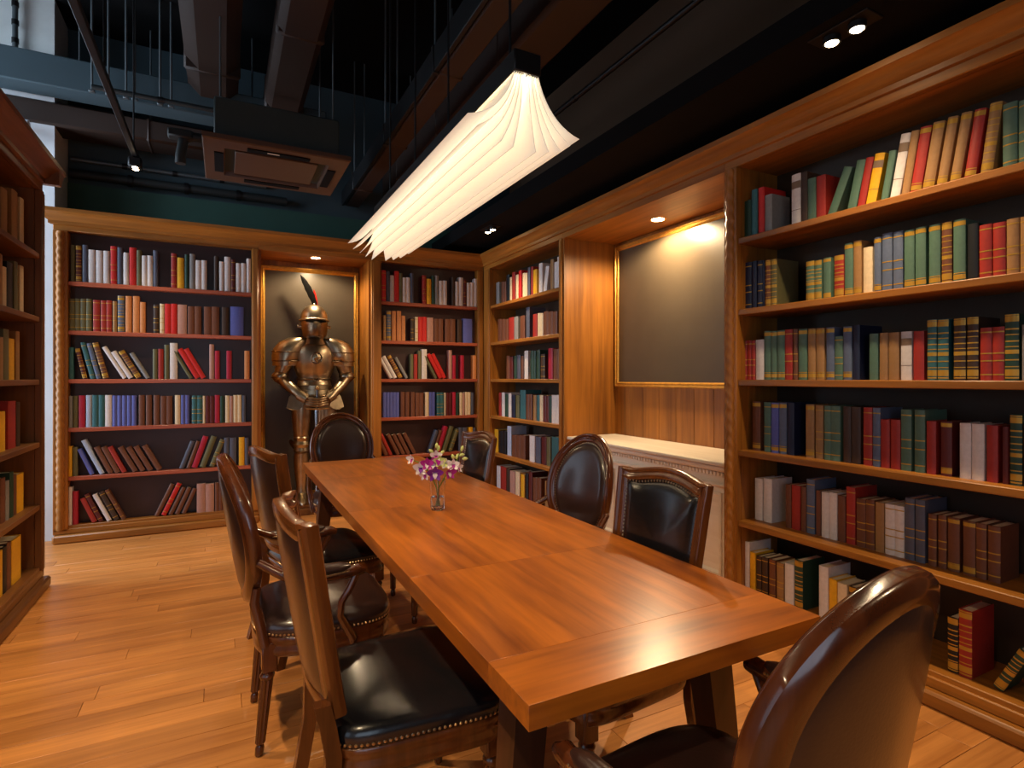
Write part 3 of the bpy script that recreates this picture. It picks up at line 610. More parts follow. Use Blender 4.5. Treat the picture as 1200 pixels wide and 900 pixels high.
def make_oval():
    r = thing('dining_armchair', 'x', 'armchair', (0, 0, 0)); w = 'chair'
    so = seat_outline(.255, .285, .24, 3.6, .435)
    MB().dome(so, [(1, 0), (1.012, .012), (1.012, .028), (.985, .044), (.93, .055), (.8, .066), (.55, .075), (.25, .08), (.05, .081)], (0, 0, 1)).build('seat', 'leather_br', r, ang=60)
    MB().dome(so, [(.985, -.075), (1.0, -.07), (1.004, -.05), (.99, -.04), (.99, -.03), (1.012, -.02), (1.012, -.004), (.995, 0)], (0, 0, 1)).build('seat_rail', w, r, ang=50)
    nb = MB(); nails(nb, [(p[0]*1.013, p[1]*1.013, .443) for p in so], (0, 0, 0)); nb.build('nailhead_trim', 'brass', r, kind='stuff')
    for s in (-1, 1):
        turned_leg('leg', .2, s*.215, .36, w, r)
        turned_leg('leg', -.185, s*.19, .36, w, r, lean=(-.035, 0))
    o = [(.255*math.cos(2*PI*i/88), .345+.29*math.sin(2*PI*i/88)) for i in range(88)]
    pts = [back_pt(u, v) for u, v in o]
    prof = [(0, -.012), (-.002, .006), (.004, .016), (.012, .017), (.017, .010), (.024, .012), (.029, .019), (.04, .019), (.049, .009), (.052, -.012), (.055, -.02), (.03, -.026), (.008, -.022)]
    frame_uv(o, prof+[prof[0]]).build('back_frame', w, r, ang=62)
    inn = [(u*.79, .345+(v-.345)*.815) for u, v in o]
    pad(inn, .345, [(1.05, -.006), (1.0, .006), (.94, .018), (.8, .026), (.5, .032), (.25, .034), (.05, .0345)], 1, .004).build('back_pad', 'leather_br', r, ang=60)
    pad(inn, .345, [(1.05, 0), (1.0, .005), (.85, .01), (.5, .012), (.25, .0125), (.05, .013)], -1, -.018).build('back_cover', 'leather_br', r, ang=60)
    nb = MB(); nails(nb, [back_pt(u*.80, .345+(v-.345)*.825, .009) for u, v in o], tuple(BN)); nb.build('nailhead_trim', 'brass', r, kind='stuff')
    for s in (-1, 1):
        a = back_pt(s*.19, .15); e = back_pt(s*.17, .11)
        MB().tube([(-.20, s*.2, .40), (-.215, s*.195, .48), (-.235, s*.19, .56), a], [.022, .02, .018, .016], 10, up=(0, 1, 0)).build('back_support', w, r)
        p0 = back_pt(s*.245, .255)
        arm = [p0, (p0[0]+.06, s*.272, .685), (-.13, s*.29, .668), (-.02, s*.298, .655), (.06, s*.30, .655), (.115, s*.30, .662), (.14, s*.298, .655)]
        am = MB().tube(arm, [.015, .017, .019, .02, .021, .023, .012], 12, up=(0, 0, 1)).build('arm', w, r)
        MB().tube([(-.15, s*.291, .684), (-.1, s*.293, .681), (-.03, s*.298, .676), (.05, s*.30, .677), (.085, s*.30, .68)], [.008, .021, .024, .022, .008], 12, ex=1.15).build('arm_pad', 'leather_br', am)
        nb = MB()
        for sd in (-1, 1): nails(nb, [(-.14, s*.292+sd*.024, .672), (.0, s*.299+sd*.026, .662), (.08, s*.30+sd*.02, .666), (.0, s*.299+sd*.026, .662)], (0, sd, 0), step=.015, r=.0045)
        nb.build('nailhead_trim', 'brass', am, kind='stuff')
        sup = [(.11, s*.30, .655), (.085, s*.3, .60), (.055, s*.296, .55), (.05, s*.288, .5), (.075, s*.28, .45), (.1, s*.272, .40), (.1, s*.268, .375)]
        MB().tube(sup, [.018, .017, .017, .019, .022, .022, .016], 10, ex=.8, up=(0, 1, 0)).build('arm_support', w, r)
    return r
sq, ov = make_square(), make_oval()
first = {'s': True, 'o': True}
def put_chair(kind, x, y, deg, label):
    src = sq if kind == 's' else ov
    o = src if first[kind] else copy_tree(src)
    first[kind] = False
    o.location = (x, y, 0); o.rotation_euler = (0, 0, math.radians(deg)); o['label'] = label; o['group'] = 'leather chairs around the long table'
put_chair('s', .47, 1.68, 0, 'armless square-backed chair drawn out from the table, with a shiny black nailhead-trimmed seat')
put_chair('o', .335, 2.43, 0, 'round-backed armchair drawn out from the table between two square-backed chairs')
put_chair('s', .465, 3.14, 14, 'armless square-backed chair turned askew between a round-backed armchair and the suit of armour')
put_chair('o', .87, 4.50, -90, 'round-backed armchair at the table head in front of the suit of armour')
put_chair('s', 1.17, 3.27, 180, 'armless square-backed chair pushed in beyond the orchids, before the corner bookcase')
put_chair('o', 1.39, 2.40, 184, 'round-backed armchair pushed in between two square-backed chairs, before the white mantel cabinet')
put_chair('s', 1.175, 1.60, 180, 'armless square-backed chair pushed in beside a round-backed armchair, before the rope-carved post')
put_chair('o', .89, .82, 95, 'round-backed armchair at the table end with its brown outer back turned out')

# ------------------------------------------------------------------ vase and orchids
VX, VY = .883, 2.463
va = thing('glass_vase', 'small clear glass vase holding orchids on the table', 'vase', (VX, VY, TZ))
MB().lathe([(.001, .004), (.026, .004), (.029, .0), (.033, .01), (.034, .07), (.037, .14), (.0345, .14), (.0315, .07), (.030, .018), (.001, .018)], 28, (VX, VY, TZ+.0005)).build('glass', 'glass', va, ang=50)
MB().lathe([(.001, .0195), (.0292, .0195), (.0305, .06), (.001, .06)], 24, (VX, VY, TZ)).build('water', 'glass', va)
def petal(mb, base, d, n, L, W, cup=.3):
    d = Vector(d).normalized(); n = Vector(n); n = (n-d*n.dot(d)).normalized(); s = d.cross(n); b = Vector(base); rings = []
    for k in range(6):
        t = k/5; wd_ = W*math.sin(PI*min(.08+t*.92, .97))**.7; c = b+d*L*t+n*(cup*L*t*t)
        rings.append([tuple(c-s*wd_+n*wd_*.25), tuple(c+n*.0008), tuple(c+s*wd_+n*wd_*.25), tuple(c-n*.0008)])
    mb.loft(rings)
def orchid(parent, pos, face, sc, c1, c2):
    f = Vector(face).normalized(); u = f.cross(Vector((0, 0, 1)))
    u = u.normalized() if u.length > .1 else Vector((1, 0, 0)); w = u.cross(f).normalized()
    if w.z < 0: w = -w
    a = MB(); 
    for k in range(5):
        an = PI/2+2*PI*k/5; petal(a, pos, u*math.cos(an)+w*math.sin(an)+f*.25, f, .03*sc*(1.1 if k in (1, 4) else 1), (.0125 if k in (1, 4) else .009)*sc)
    o = a.build('blossom', c1, parent, ang=60)
    b = MB()
    petal(b, pos, f*.9-w*.6, w, .02*sc, .008*sc, -.4); petal(b, pos, f*.5+u*.7, w, .012*sc, .006*sc); petal(b, pos, f*.5-u*.7, w, .012*sc, .006*sc)
    b.build('lip', c2, o, ang=60)
def spray(label, tips, flowers, buds):
    r = thing('orchid_spray', label, 'flower', (VX, VY, TZ+.02), 'orchids in the glass vase')
    MB().tube(tips, [.0028]*(len(tips)-1)+[.0016], 7).build('stem', 'stem', r)
    for p, f, sc, c1, c2 in flowers: orchid(r, p, f, sc, c1, c2)
    for p, d in buds:
        d = Vector(d).normalized(); p = Vector(p)
        MB().tube([p, p+d*.008, p+d*.018, p+d*.027], [.003, .0075, .0075, .002], 8).build('bud', 'bud', r, ang=70)
V = lambda x, y, z: (VX+x*.8886+y*.4586, VY-x*.4586+y*.8886, TZ+z)     # x across, y away, z up
CF = (-.35, -.93, .1)
spray('orchid spray of white and violet blossoms leaning over the table towards the square-backed chair', [V(.006, 0, .022), V(-.005, 0, .1), V(-.03, -.005, .165), V(-.075, -.01, .215), V(-.125, -.01, .235)],
      [(V(-.075, -.02, .195), CF, 1.25, 'petal_w', 'petal_v'), (V(-.115, -.015, .235), (-.9, -.5, 0), .9, 'petal_w', 'petal_p'), (V(-.045, -.025, .215), CF, 1.1, 'petal_p', 'petal_w'), (V(-.055, -.02, .165), (-.5, -.8, -.3), .9, 'petal_w', 'petal_p')], [])
spray('upright orchid spray with a deep violet lowest blossom and pale green buds', [V(0, .004, .022), V(.004, .002, .1), V(0, 0, .17), V(-.005, 0, .24), V(.005, 0, .28)],
      [(V(-.008, -.03, .175), (-.3, -.9, -.2), 1.35, 'petal_v', 'petal_w'), (V(-.018, -.02, .215), CF, 1.2, 'petal_p', 'petal_w'), (V(.012, -.015, .225), CF, 1.05, 'bud', 'petal_w'), (V(-.006, -.01, .25), CF, 1.0, 'petal_w', 'petal_p')],
      [(V(.0, 0, .27), (.3, 0, 1)), (V(-.02, 0, .262), (-.6, 0, .5)), (V(.012, -.01, .255), (.6, -.3, .7)), (V(-.004, -.012, .285), (0, -.2, 1))])
spray('orchid spray with pink blossoms and yellow-green tips leaning towards the bookcases', [V(-.004, -.004, .022), V(.006, 0, .1), V(.04, 0, .165), V(.085, 0, .22), V(.11, 0, .275)],
      [(V(.055, -.02, .175), (.2, -.9, -.1), 1.1, 'petal_p', 'petal_w'), (V(.075, -.015, .21), CF, 1.0, 'petal_w', 'petal_p'), (V(.04, -.015, .215), CF, .95, 'petal_w', 'bud'), (V(.095, -.01, .195), (.6, -.7, 0), .85, 'petal_w', 'petal_p')],
      [(V(.085, 0, .235), (.5, 0, 1)), (V(.10, 0, .25), (1, 0, .2)), (V(.11, 0, .27), (.3, 0, 1)), (V(.075, -.01, .235), (-.4, -.3, 1)), (V(.115, 0, .235), (1, 0, 0))])

# ------------------------------------------------------------------ suit of armour
KX, KY = .84, 6.13
pd = thing('plinth', 'low dark wooden plinth under the suit of armour', 'plinth', (KX, KY, 0))
MB().cbox(KX-.34, KX+.34, KY-.2, KY+.22, 0, .07, .008).build('base', 'dark_oak_y', pd); MB().cbox(KX-.3, KX+.3, KY-.17, KY+.2, .07, .1, .006).build('step', 'dark_oak_y', pd)
kn = thing('suit_of_armour', 'bronze-toned suit of plate armour with plumed helmet standing in the niche', 'armour', (KX, KY, .1))
K = lambda x, y_, z: (KX+x, KY+y_, z)
def klathe(name, prof, m, x=0, y_=0, sx=1, sy=1, par=kn, seg=28, fn=None, ang=45): return MB().lathe(prof, seg, K(x, y_, 0), sx, sy, fn=fn).build(name, m, par, ang=ang)
def ktube(name, path, rad, m='armour', par=kn, ex=1, seg=16, ang=45): return MB().tube([K(*p) for p in path], rad, seg, ex=ex).build(name, m, par, ang=ang)
hel = klathe('helmet', [(.085, 1.80), (.10, 1.83), (.108, 1.90), (.118, 1.955), (.134, 1.965), (.134, 1.975), (.12, 1.985), (.118, 2.02), (.105, 2.07), (.075, 2.115), (.035, 2.138), (.012, 2.145), (.004, 2.16)], 'armour', sy=1.15)
MB().loft([[K(.115*math.sin(a)*k, -.128*math.cos(a)*k*(1.12+.25*max(0, math.cos(a))**6*(1 if 1 <= i <= 3 else .4)), z) for a in [(-1.25+2.5*j/14) for j in range(15)]] for i, (z, k) in enumerate(((1.955, 1.04), (1.92, 1.06), (1.88, 1.05), (1.84, 1.0), (1.80, .93)))], closed=False, cap=False).build('visor', 'armour_dk', hel)
for i in range(5):
    for s in (-1, 1): MB().cbox(KX+s*.03-.018, KX+s*.03+.018, KY-.168+.004*i, KY-.12, 1.935-i*.022, 1.940-i*.022, .001).build('breath_slit', 'black', hel)
MB().cbox(KX-.085, KX+.085, KY-.165, KY-.10, 1.948, 1.956, .001).build('eye_slit', 'black', hel)
for s in (-1, 1): MB().tube([K(s*.105, -.02, 1.90), K(s*.145, -.02, 1.90)], [.022, .016], 12).build('pivot', 'armour', hel)
MB().tube([K(-.09, -.135, 1.972), K(0, -.155, 1.978), K(.09, -.135, 1.972)], .012, 10).build('brow_ridge', 'armour', hel)
klathe('gorget', [(.15, 1.67), (.135, 1.70), (.11, 1.74), (.10, 1.78), (.104, 1.80), (.1, 1.815)], 'armour_dk', sy=.95)
def chest(p):
    x, y_, z = p
    return (x, y_-(.035*math.exp(-((z-1.5)/.12)**2)*(1-min(1, abs(x)/.2)) if y_ < 0 else 0), z)
bp_ = klathe('breastplate', [(.155, 1.24), (.165, 1.26), (.16, 1.28), (.185, 1.36), (.215, 1.46), (.225, 1.55), (.205, 1.63), (.16, 1.69), (.12, 1.71)], 'armour', sy=.7, fn=chest, seg=36)
MB().tube([K(.05*math.cos(a), -.185+.01*math.sin(a*2), 1.53+.06*math.sin(a)) for a in [2*PI*i/20 for i in range(21)]], .007, 6).build('emblem', 'armour_dk', bp_)
MB().tube([K(0, -.187, 1.58), K(.02, -.19, 1.54), K(-.02, -.19, 1.52), K(.01, -.187, 1.48)], [.008, .014, .014, .006], 8).build('emblem', 'brass', bp_)
MB().tube([K(.168*math.cos(a), .122*math.sin(a), 1.265) for a in [2*PI*i/28 for i in range(29)]], .013, 8).build('belt', 'armour_dk', kn)
MB().outline_sweep([K(-.03, -.135, 1.24), K(.03, -.135, 1.24), K(.03, -.135, 1.295), K(-.03, -.135, 1.295)], [(0, 0), (0, .012), (.01, .012), (.01, 0), (0, 0)], (0, -1, 0)).build('buckle', 'brass', kn)
klathe('fauld', [(.16, 1.25), (.17, 1.2), (.178, 1.195), (.18, 1.15), (.19, 1.145), (.195, 1.10), (.205, 1.095), (.21, 1.06), (.2, 1.055)], 'armour', sy=.74, seg=32)
for s in (-1, 1):
    MB().loft([[K(s*(.15+.10*t_)+s*0+dx*.0, -.15+.04*t_+ (-.0), z) for t_, z in ((0, 1.10), (.33, 1.115), (.66, 1.11), (1, 1.08))]+[K(s*(.15+.10*t_), -.13+.05*t_, z) for t_, z in ((1, 1.08), (.66, 1.11), (.33, 1.115), (0, 1.10))] for dx in (0,)]+
         [[K(s*(.13+.15*t_), -.175+.045*t_, z) for t_, z in ((0, .98), (.33, .955), (.66, .95), (1, .975))]+[K(s*(.13+.15*t_), -.16+.05*t_, z) for t_, z in ((1, .975), (.66, .95), (.33, .955), (0, .98))]]).build('tasset', 'armour', kn)
    # shoulder
    sh = []
    for i, (z, rx, ry, cx) in enumerate(((1.75, .05, .06, .125), (1.735, .10, .09, .155), (1.69, .14, .115, .205), (1.63, .15, .13, .24), (1.56, .145, .13, .265), (1.50, .14, .125, .27), (1.495, .132, .118, .27), (1.44, .128, .115, .275))):
        sh.append([K(s*(cx+rx*math.cos(2*PI*k/24)), -.01+ry*math.sin(2*PI*k/24), z) for k in range(24)])
    MB().loft(sh).build('pauldron', 'armour', kn, ang=50)
    for zz in (1.60, 1.51): MB().tube([K(s*(.262+.146*math.cos(a)), -.01+.131*math.sin(a), zz+.01*math.sin(a)) for a in [2*PI*k/24 for k in range(25)]], .006, 6).build('pauldron_rib', 'armour_dk', kn)
    ktube('upper_arm', [(s*.285, -.01, 1.47), (s*.31, -.005, 1.38), (s*.325, 0, 1.30)], [.075, .072, .062])
    MB().lathe([(.006, -.085), (.05, -.06), (.078, -.02), (.082, .02), (.06, .06), (.02, .08)], 16, K(s*.33, -.015, 1.295)).build('couter', 'armour', kn)
    MB().loft([[K(s*(.365+.07*math.cos(a)*k), -.03+.065*k*math.sin(a), 1.265+.02*k) for a in [2*PI*j/14 for j in range(14)]] for k in (.2, 1, .9)]).build('couter_wing', 'armour_dk', kn)
    ktube('vambrace', [(s*.325, -.03, 1.275), (s*.25, -.11, 1.19), (s*.16, -.175, 1.10), (s*.12, -.20, 1.065)], [.055, .056, .044, .04])
    g = ktube('gauntlet', [(s*.155, -.178, 1.095), (s*.125, -.2, 1.07), (s*.10, -.212, 1.05)], [.058, .05, .043])
    for q in range(4):
        zq = 1.068-q*.021
        MB().tube([K(s*.105, -.215, zq), K(s*.06, -.243, zq-.006), K(s*.02, -.262, zq-.012), K(s*-.018, -.252, zq-.016), K(s*-.022, -.232, zq-.016)], [.014, .0135, .0125, .011, .008], 8).build('finger', 'armour_dk', g)
    MB().tube([K(s*.1, -.2, 1.06), K(s*.06, -.212, 1.088), K(s*.022, -.222, 1.082), K(s*.0, -.225, 1.075)], [.015, .014, .012, .008], 8).build('thumb', 'armour_dk', g)
    lx = s*.125
    ktube('cuisse', [(lx*.9, 0, 1.08), (lx, -.01, .95), (lx*1.02, -.012, .78), (lx*1.02, -.008, .68)], [.108, .102, .084, .07])
    MB().lathe([(.05, -.09), (.078, -.06), (.07, -.03), (.084, 0), (.07, .03), (.078, .06), (.06, .085)], 20, K(lx*1.02, -.015, .635)).build('poleyn', 'armour', kn)
    MB().loft([[K(lx+s*(.085+.05*k*math.cos(a)*.7), -.02+.05*k*math.sin(a), .635+.05*k*math.cos(a+.8)) for a in [2*PI*j/14 for j in range(14)]] for k in (.25, 1, .85)]).build('poleyn_wing', 'armour_dk', kn)
    ktube('greave', [(lx, -.005, .57), (lx, .008, .48), (lx, .008, .36), (lx, .0, .24), (lx, -.005, .18)], [.066, .076, .066, .05, .056])
    MB().loft([[K(lx+s*.01*t_+.052*w_*math.cos(2*PI*k/14), -.01-.2*t_, .101+max(0, h_*(.5+.5*math.sin(2*PI*k/14)))) for k in range(14)] for t_, w_, h_ in ((-.3, .8, .09), (0, 1, .11), (.35, 1, .085), (.7, .95, .06), (.95, .6, .035), (1.08, .12, .02))]).build('sabaton', 'armour', kn)
# plume
def feather(name, path, wdt, m, par):
    P = [Vector(K(*p)) for p in path]; rings = []
    for i, p in enumerate(P):
        t = i/(len(P)-1); w_ = wdt*(.25+.75*math.sin(PI*min(1, t*.85+.12)))*(1-.0*t) if i < len(P)-1 else .002
        tng = (P[min(i+1, len(P)-1)]-P[max(i-1, 0)]).normalized(); sd = tng.cross(Vector((0, -1, 0))).normalized(); nn = Vector((0, 1, 0))
        jag = 1+.12*(i % 2)
        rings.append([tuple(p-sd*w_*jag), tuple(p-nn*.008), tuple(p+sd*w_*jag), tuple(p+nn*.008)])
    return MB().loft(rings).build(name, m, par)
cr = [( .02+0*t, .05, 2.13) for t in range(1)]
feather('feather', [(.02-.15*(t/9)**1.15, .03, 2.11+.34*(t/9)**.85) for t in range(10)], .032, 'feather_black', hel)
feather('feather', [(.035-.03*(t/9), .05, 2.11+.2*(t/9)) for t in range(10)], .018, 'feather_red', hel)
# sword
sw = thing('sword', 'long straight sword held point down by the suit of armour', 'sword', (KX, KY-.235, .1))
MB().loft([[K(-w_, -.235, z), K(0, -.242, z), K(w_, -.235, z), K(0, -.228, z)] for z, w_ in ((.10, .002), (.16, .016), (.92, .026), (.965, .026))]).build('blade', 'blade', sw)
MB().tube([K(-.11, -.235, .972), K(0, -.235, .965), K(.11, -.235, .972)], [.009, .012, .009], 10).build('crossguard', 'brass', sw)
MB().tube([K(0, -.235, .97), K(0, -.235, 1.05), K(0, -.235, 1.15)], [.012, .014, .012], 10).build('grip', 'leather_br', sw)
MB().lathe([(.004, -.024), (.018, -.015), (.024, 0), (.018, .015), (.004, .024)], 14, K(0, -.235, 1.17)).build('pommel', 'brass', sw)

ZMAP = [(0, 0), (.10, .10), (.635, .70), (1.05, 1.165), (1.265, 1.37), (1.50, 1.55), (1.735, 1.79), (1.80, 1.815), (2.15, 2.15), (3, 3)]
def zwarp(z):
    for (a, b), (c, d) in zip(ZMAP[:-1], ZMAP[1:]):
        if z <= c: return b+(d-b)*(z-a)/(c-a)
    return z
def warp_tree(o):
    for ch in o.children:
        for v in ch.data.vertices:
            z = v.co.z+.1
            if z > 1.79 and o is not sw and 'feather' not in ch.name: v.co.x *= 1.13
            v.co.z = zwarp(z)-.1
        warp_tree(ch)
warp_tree(kn); warp_tree(sw)

# ------------------------------------------------------------------ pendant lamp like an open book
PX, PY0, PY1 = .885, 1.61, 3.55
pn = thing('pendant_lamp', 'long glowing pendant lamp shaped like fanned book pages above the table', 'lamp', (PX, (PY0+PY1)/2, 2.13))
MB().cbox(PX-.05, PX+.05, PY0-.01, PY1-.05, 2.378, 2.45, .004).build('housing', 'black_metal', pn)
for i, t in enumerate((-1, -.82, -.64, -.46, -.26, .2, .42, .62, .82, 1)):
    x0 = PX+t*.044; L = .25; prof = []; sgn = 1 if t > 0 else -1; q = abs(t)
    x, z = x0, 2.378; ang = 0
    prof.append((x, z))
    for k in range(1, 11):
        ang = q**1.2*(.25+1.05*(k/10)**1.3); x += sgn*math.sin(ang)*L/10; z -= math.cos(ang)*L/10; prof.append((x, z))
    th = .0016; a = [(x_-th, z_) for x_, z_ in prof]+[(x_+th, z_) for x_, z_ in reversed(prof)]
    st = .03*math.sin(i*2.1)*.4
    MB().loft([[(x_, PY0+abs(st)*.3, z_) for x_, z_ in a], [(x_, PY1-.05+.07*(1-q)+st, z_) for x_, z_ in a]]).build('page', 'page', pn)
for i in range(4):
    xx = PX+(-.033+.022*i); MB().box(xx-.0045, xx+.0045, PY0+.02, PY1-.1, 2.366, 2.377).build('light_strip', 'led', pn)
for yy in (PY0+.12, PY0+.72, PY0+1.2, PY1-.25):
    MB().tube([(PX, yy, 2.45), (PX, yy, 4.6)], .005, 8).build('suspension_rod', 'black_metal', pn)

# ------------------------------------------------------------------ ceiling lamps
def downlight(name, label, x, y_, z, r, power, target, angle=80, group=None, blend=.8):
    t = thing(name, label, 'lamp', (x, y_, z), group)
    MB().lathe([(r*1.25, z-.006), (r*1.3, z), (r*.98, z), (r*.98, z-.004), (r*1.25, z-.006)], 24, (x, y_, 0), cap=False).build('trim_ring', 'gold' if 'soffit' not in label else 'black_metal', t)
    MB().lathe([(r*.95, z-.003), (r*.95, z-.0055), (r*.01, z-.0056)], 24, (x, y_, 0)).build('lens', 'lens', t)
    l = spot('downlight_beam', (x, y_, z-.012), target, power, angle, blend, r=r*.6); l.parent = t; l.location = (0, 0, -.012)
    return t
downlight('downlight', 'round downlight glowing in the niche above the suit of armour', .84, 6.02, ZO, .045, 60, (.84, 6.12, 0), 160, blend=.5)
downlight('downlight', 'round downlight glowing in the alcove above the white mantel cabinet', 3.0, 3.34, ZO, .05, 140, (3.0, 3.30, 0), 168, blend=.35)
ZF, SXP = 2.87, 2.355
for j, (yy, lb, pw_) in enumerate(((1.47, 'above the wide bookcase', 66), (5.03, 'above the corner bookcase', 60), (-.4, 'beyond the wide bookcase end', 60))):
    t = thing('twin_spotlight', 'pair of small bright spotlights in the black ceiling %s' % lb, 'lamp', (SXP, yy, ZF), 'twin spotlights in the black ceiling')
    MB().cbox(SXP-.06, SXP+.06, yy-.13, yy+.13, ZF-.008, ZF, .003).build('plate', 'black_metal', t)
    for s in (-1, 1):
        cy = yy+s*.055
        b = MB().lathe([(.034, ZF-.035), (.036, ZF), (.03, ZF), (.028, ZF-.033), (.034, ZF-.035)], 20, (SXP, cy, 0), cap=False).build('lamp_head', 'black_metal', t)
        MB().lathe([(.027, ZF-.032), (.02, ZF-.038), (.002, ZF-.040)], 20, (SXP, cy, 0)).build('lens', 'lens', b)
        l = spot('spot_beam', (SXP, cy, ZF-.045), (1.95, cy-(.1 if j == 0 else .0), .4), pw_, 118, .9); l.parent = t; l.location = (0, cy-yy, -.045)
tr = thing('track_rail', 'black lighting track running above the passage floor', 'track', (-.62, 3.0, 3.12))
MB().cbox(-.64, -.60, -.5, 5.42, 3.12, 3.16, .004).build('rail', 'black_metal', tr)
for yy in (.4, 2.2, 4.0, 5.2): MB().tube([(-.62, yy, 3.16), (-.62, yy, 4.6)], .006, 8).build('hanger', 'black_metal', tr)
for yy, tg, lb, pw_ in ((5.30, (-.45, 5.0, 0), 'at the far end of the lighting track', 70), (2.75, (.05, 2.7, 0), 'on the lighting track over the drawn-out chairs', 150), (1.5, (-.1, 1.9, 0), 'on the lighting track near the window', 130), (.2, (.3, .9, 0), 'at the near end of the lighting track', 110)):
    t = thing('track_spotlight', 'black twin-lamp spotlight %s' % lb, 'lamp', (-.62, yy, 3.12), 'spotlights on the lighting track')
    h = MB().cbox(-.665, -.575, yy-.05, yy+.05, 3.04, 3.12, .01).build('lamp_head', 'black_metal', t)
    for s in (-1, 1): MB().lathe([(.021, 3.041), (.019, 3.036), (.002, 3.035)], 16, (-.62, yy+s*.024, 0)).build('lens', 'lens', h)
    l = spot('track_beam', (-.62, yy, 3.03), tg, pw_, 100, .8); l.parent = t; l.location = (0, 0, -.09)

# ------------------------------------------------------------------ ducts, pipes and the air conditioner under the ceiling
ac = thing('air_conditioner', 'ceiling cassette air conditioner with a dark casing', 'air conditioner', (.36, 4.72, 3.0))
MB().cbox(-.06, .78, 4.36, 5.1, 3.04, 3.33, .01).build('casing', 'ac_body', ac)
b = MB().outline_sweep([(-.13, 4.28, 3.0), (.85, 4.28, 3.0), (.85, 5.17, 3.0), (-.13, 5.17, 3.0)], [(0, -.04), (0, -.008), (.01, 0), (.2, 0), (.205, -.012), (.21, -.04), (0, -.04)], (0, 0, -1)); b.build('panel', 'ac', ac)
MB().cbox(.075, .645, 4.485, 4.965, 3.006, 3.03, .004).build('intake_grille', 'ac', ac)
for a in ((.15, .57, 4.35, 4.41), (.15, .57, 5.04, 5.10), (-.06, .0, 4.52, 4.93), (.72, .78, 4.52, 4.93)): MB().box(a[0], a[1], a[2], a[3], 2.992, 3.0).build('louvre', 'black', ac)
MB().cbox(.28, .36, 4.36, 4.375, 2.99, 3.0, .001).build('indicator', 'white_paint', ac)
for x, yy in ((-.02, 4.4), (.74, 4.4), (-.02, 5.06), (.74, 5.06)): MB().tube([(x, yy, 3.33), (x, yy, 4.6)], .006, 8).build('hanger', 'steel', ac)
def duct(name, label, x0, x1, y0, y1, z0, z1, m, cat='duct', c=.04, lip=True):
    o = thing(name, label, cat, ((x0+x1)/2, (y0+y1)/2, z0)); MB().cbox(x0, x1, y0, y1, z0, z1, c).build('casing', m, o)
    n = max(2, int(max(x1-x0, y1-y0)/1.2))
    for k in range(n):
        if y1-y0 > x1-x0:
            q = y0+(y1-y0)*(k+.5)/n
            if lip: MB().cbox(x0-.008, x1+.008, q-.02, q+.02, z0-.008, z1+.008, c).build('flange', m, o)
            MB().tube([((x0+x1)/2, q, z1), ((x0+x1)/2, q, 4.6)], .007, 8).build('hanger', 'steel', o)
        else:
            q = x0+(x1-x0)*(k+.5)/n
            if lip: MB().cbox(q-.02, q+.02, y0-.008, y1+.008, z0-.008, z1+.008, c).build('flange', m, o)
            MB().tube([(q, (y0+y1)/2, z1), (q, (y0+y1)/2, 4.6)], .007, 8).build('hanger', 'steel', o)
    return o
duct('cable_tray', 'long grey metal cable tray beside the pendant lamp', 1.17, 1.2, .3, 6.4, 3.3, 3.46, 'black_metal', 'tray', .004)
duct('ceiling_duct', 'broad brown body of the cable tray, its warm underside light painted in', 1.21, 1.36, .3, 6.4, 3.3, 3.52, 'duct', c=.01)  # the tray's brown-lit bottom as its own box, light put into the colour
duct('ceiling_duct', 'wide brown duct high above the pendant lamp', 1.62, 1.92, .3, 6.4, 3.45, 3.75, 'duct', c=.03)
duct('ceiling_duct', 'dark duct ending above the air conditioner', -.28, .12, 1.5, 6.0, 3.9, 4.25, 'duct', c=.1)
duct('ceiling_duct', 'narrow brown duct between the air conditioner and the cable tray', .34, .66, 1.2, 6.2, 3.85, 4.15, 'duct', c=.05)
duct('ceiling_beam', 'slate grey beam crossing below the bare concrete wall', -3.05, .9, 5.72, 5.96, 3.74, 4.0, 'slate_wall', 'beam', .01, lip=False)
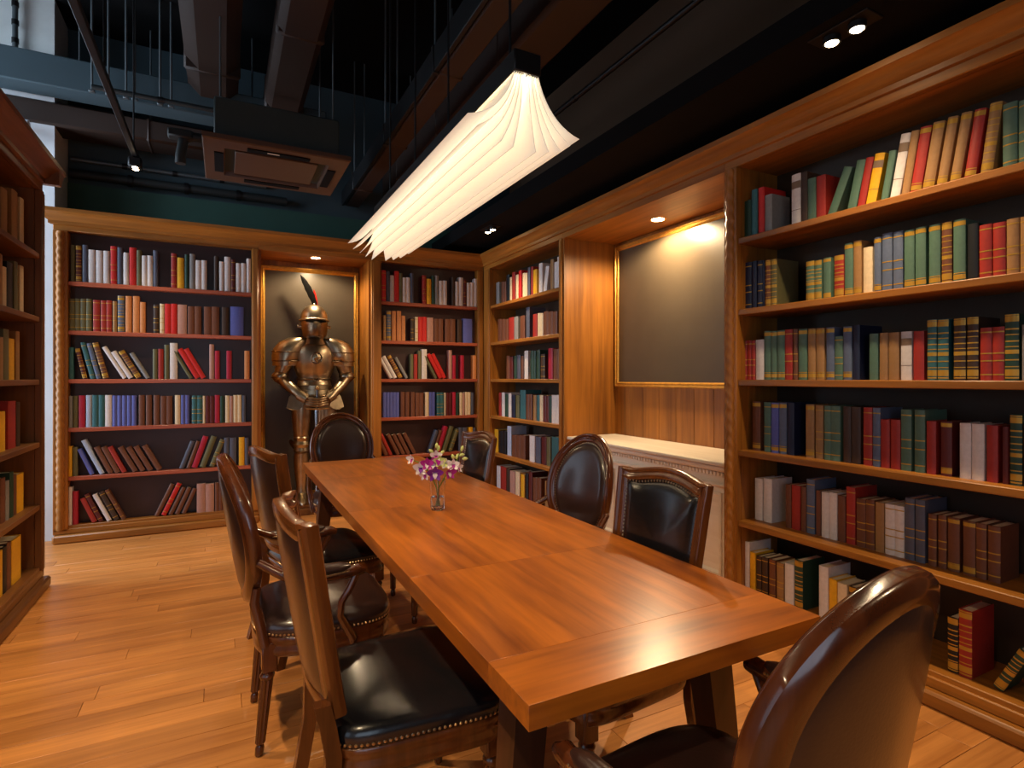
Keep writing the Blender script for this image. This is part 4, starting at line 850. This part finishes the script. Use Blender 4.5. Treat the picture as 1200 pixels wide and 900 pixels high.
duct('ceiling_duct', 'flat brown duct hung under the slate grey beam', -3.0, .2, 5.98, 6.3, 3.52, 3.72, 'duct', c=.02)
def pipe(label, pts, r, m, cat='pipe'):
    o = thing('pipe', label, cat, pts[0]); MB().tube(pts, r, 10).build('run', m, o); 
    a, b_ = Vector(pts[0]), Vector(pts[-1])
    for k in (.25, .5, .75):
        p = a.lerp(b_, k); d = (b_-a).normalized()*.02; MB().tube([p-d, p+d], r*1.25, 10).build('clamp', 'black_metal', o)
pipe('grey pipe along the green wall above the framed book print', [(-1.25, 6.41, 3.26), (.6, 6.41, 3.26)], .045, 'tray')
pipe('thin grey pipe above the thicker wall pipe', [(-1.25, 6.44, 3.4), (.4, 6.44, 3.4)], .022, 'steel')
pipe('thin grey conduit crossing over the air conditioner', [(-.9, 5.3, 3.62), (.9, 5.3, 3.62)], .02, 'tray')
pipe('thin black conduit running near the lowered ceiling', [(2.2, .3, 3.35), (2.2, 6.3, 3.35)], .018, 'black_metal')
pipe('upright grey pipe on the bare concrete wall', [(-1.52, 5.95, 4.0), (-1.52, 5.95, 4.6)], .02, 'steel')
pipe('white pipe stub beside the slate grey beam', [(-1.75, 5.9, 3.45), (-1.42, 5.9, 3.45)], .05, 'pale_wall')
for i, (x, yy) in enumerate(((-.95, 5.6), (-.84, 5.6), (-.72, 5.6), (-.66, 5.6), (-.48, 5.6), (-.4, 5.6))):
    o = thing('hanging_rod', '%s thin steel rod from the dark duct, hanging before the slate grey beam' % ORD[5-i], 'rod', (x, yy, 3.7), 'thin steel rods hanging from the ceiling')
    MB().tube([(x, yy, 3.72), (x, yy, 4.6)], .009, 8).build('rod', 'steel', o); MB().cbox(x-.02, x+.02, yy-.02, yy+.02, 3.70, 3.72, .003).build('bracket', 'steel', o)
MB().tube([(-.06, 4.75, 3.16), (-.2, 4.75, 3.16), (-.26, 4.75, 3.13), (-.28, 4.75, 3.0), (-.28, 4.75, 2.95)], .035, 12).build('drain_pipe', 'tray', ac)
MB().cbox(-.36, -.2, 4.7, 4.8, 3.13, 3.19, .01).build('pipe_collar', 'tray', ac)
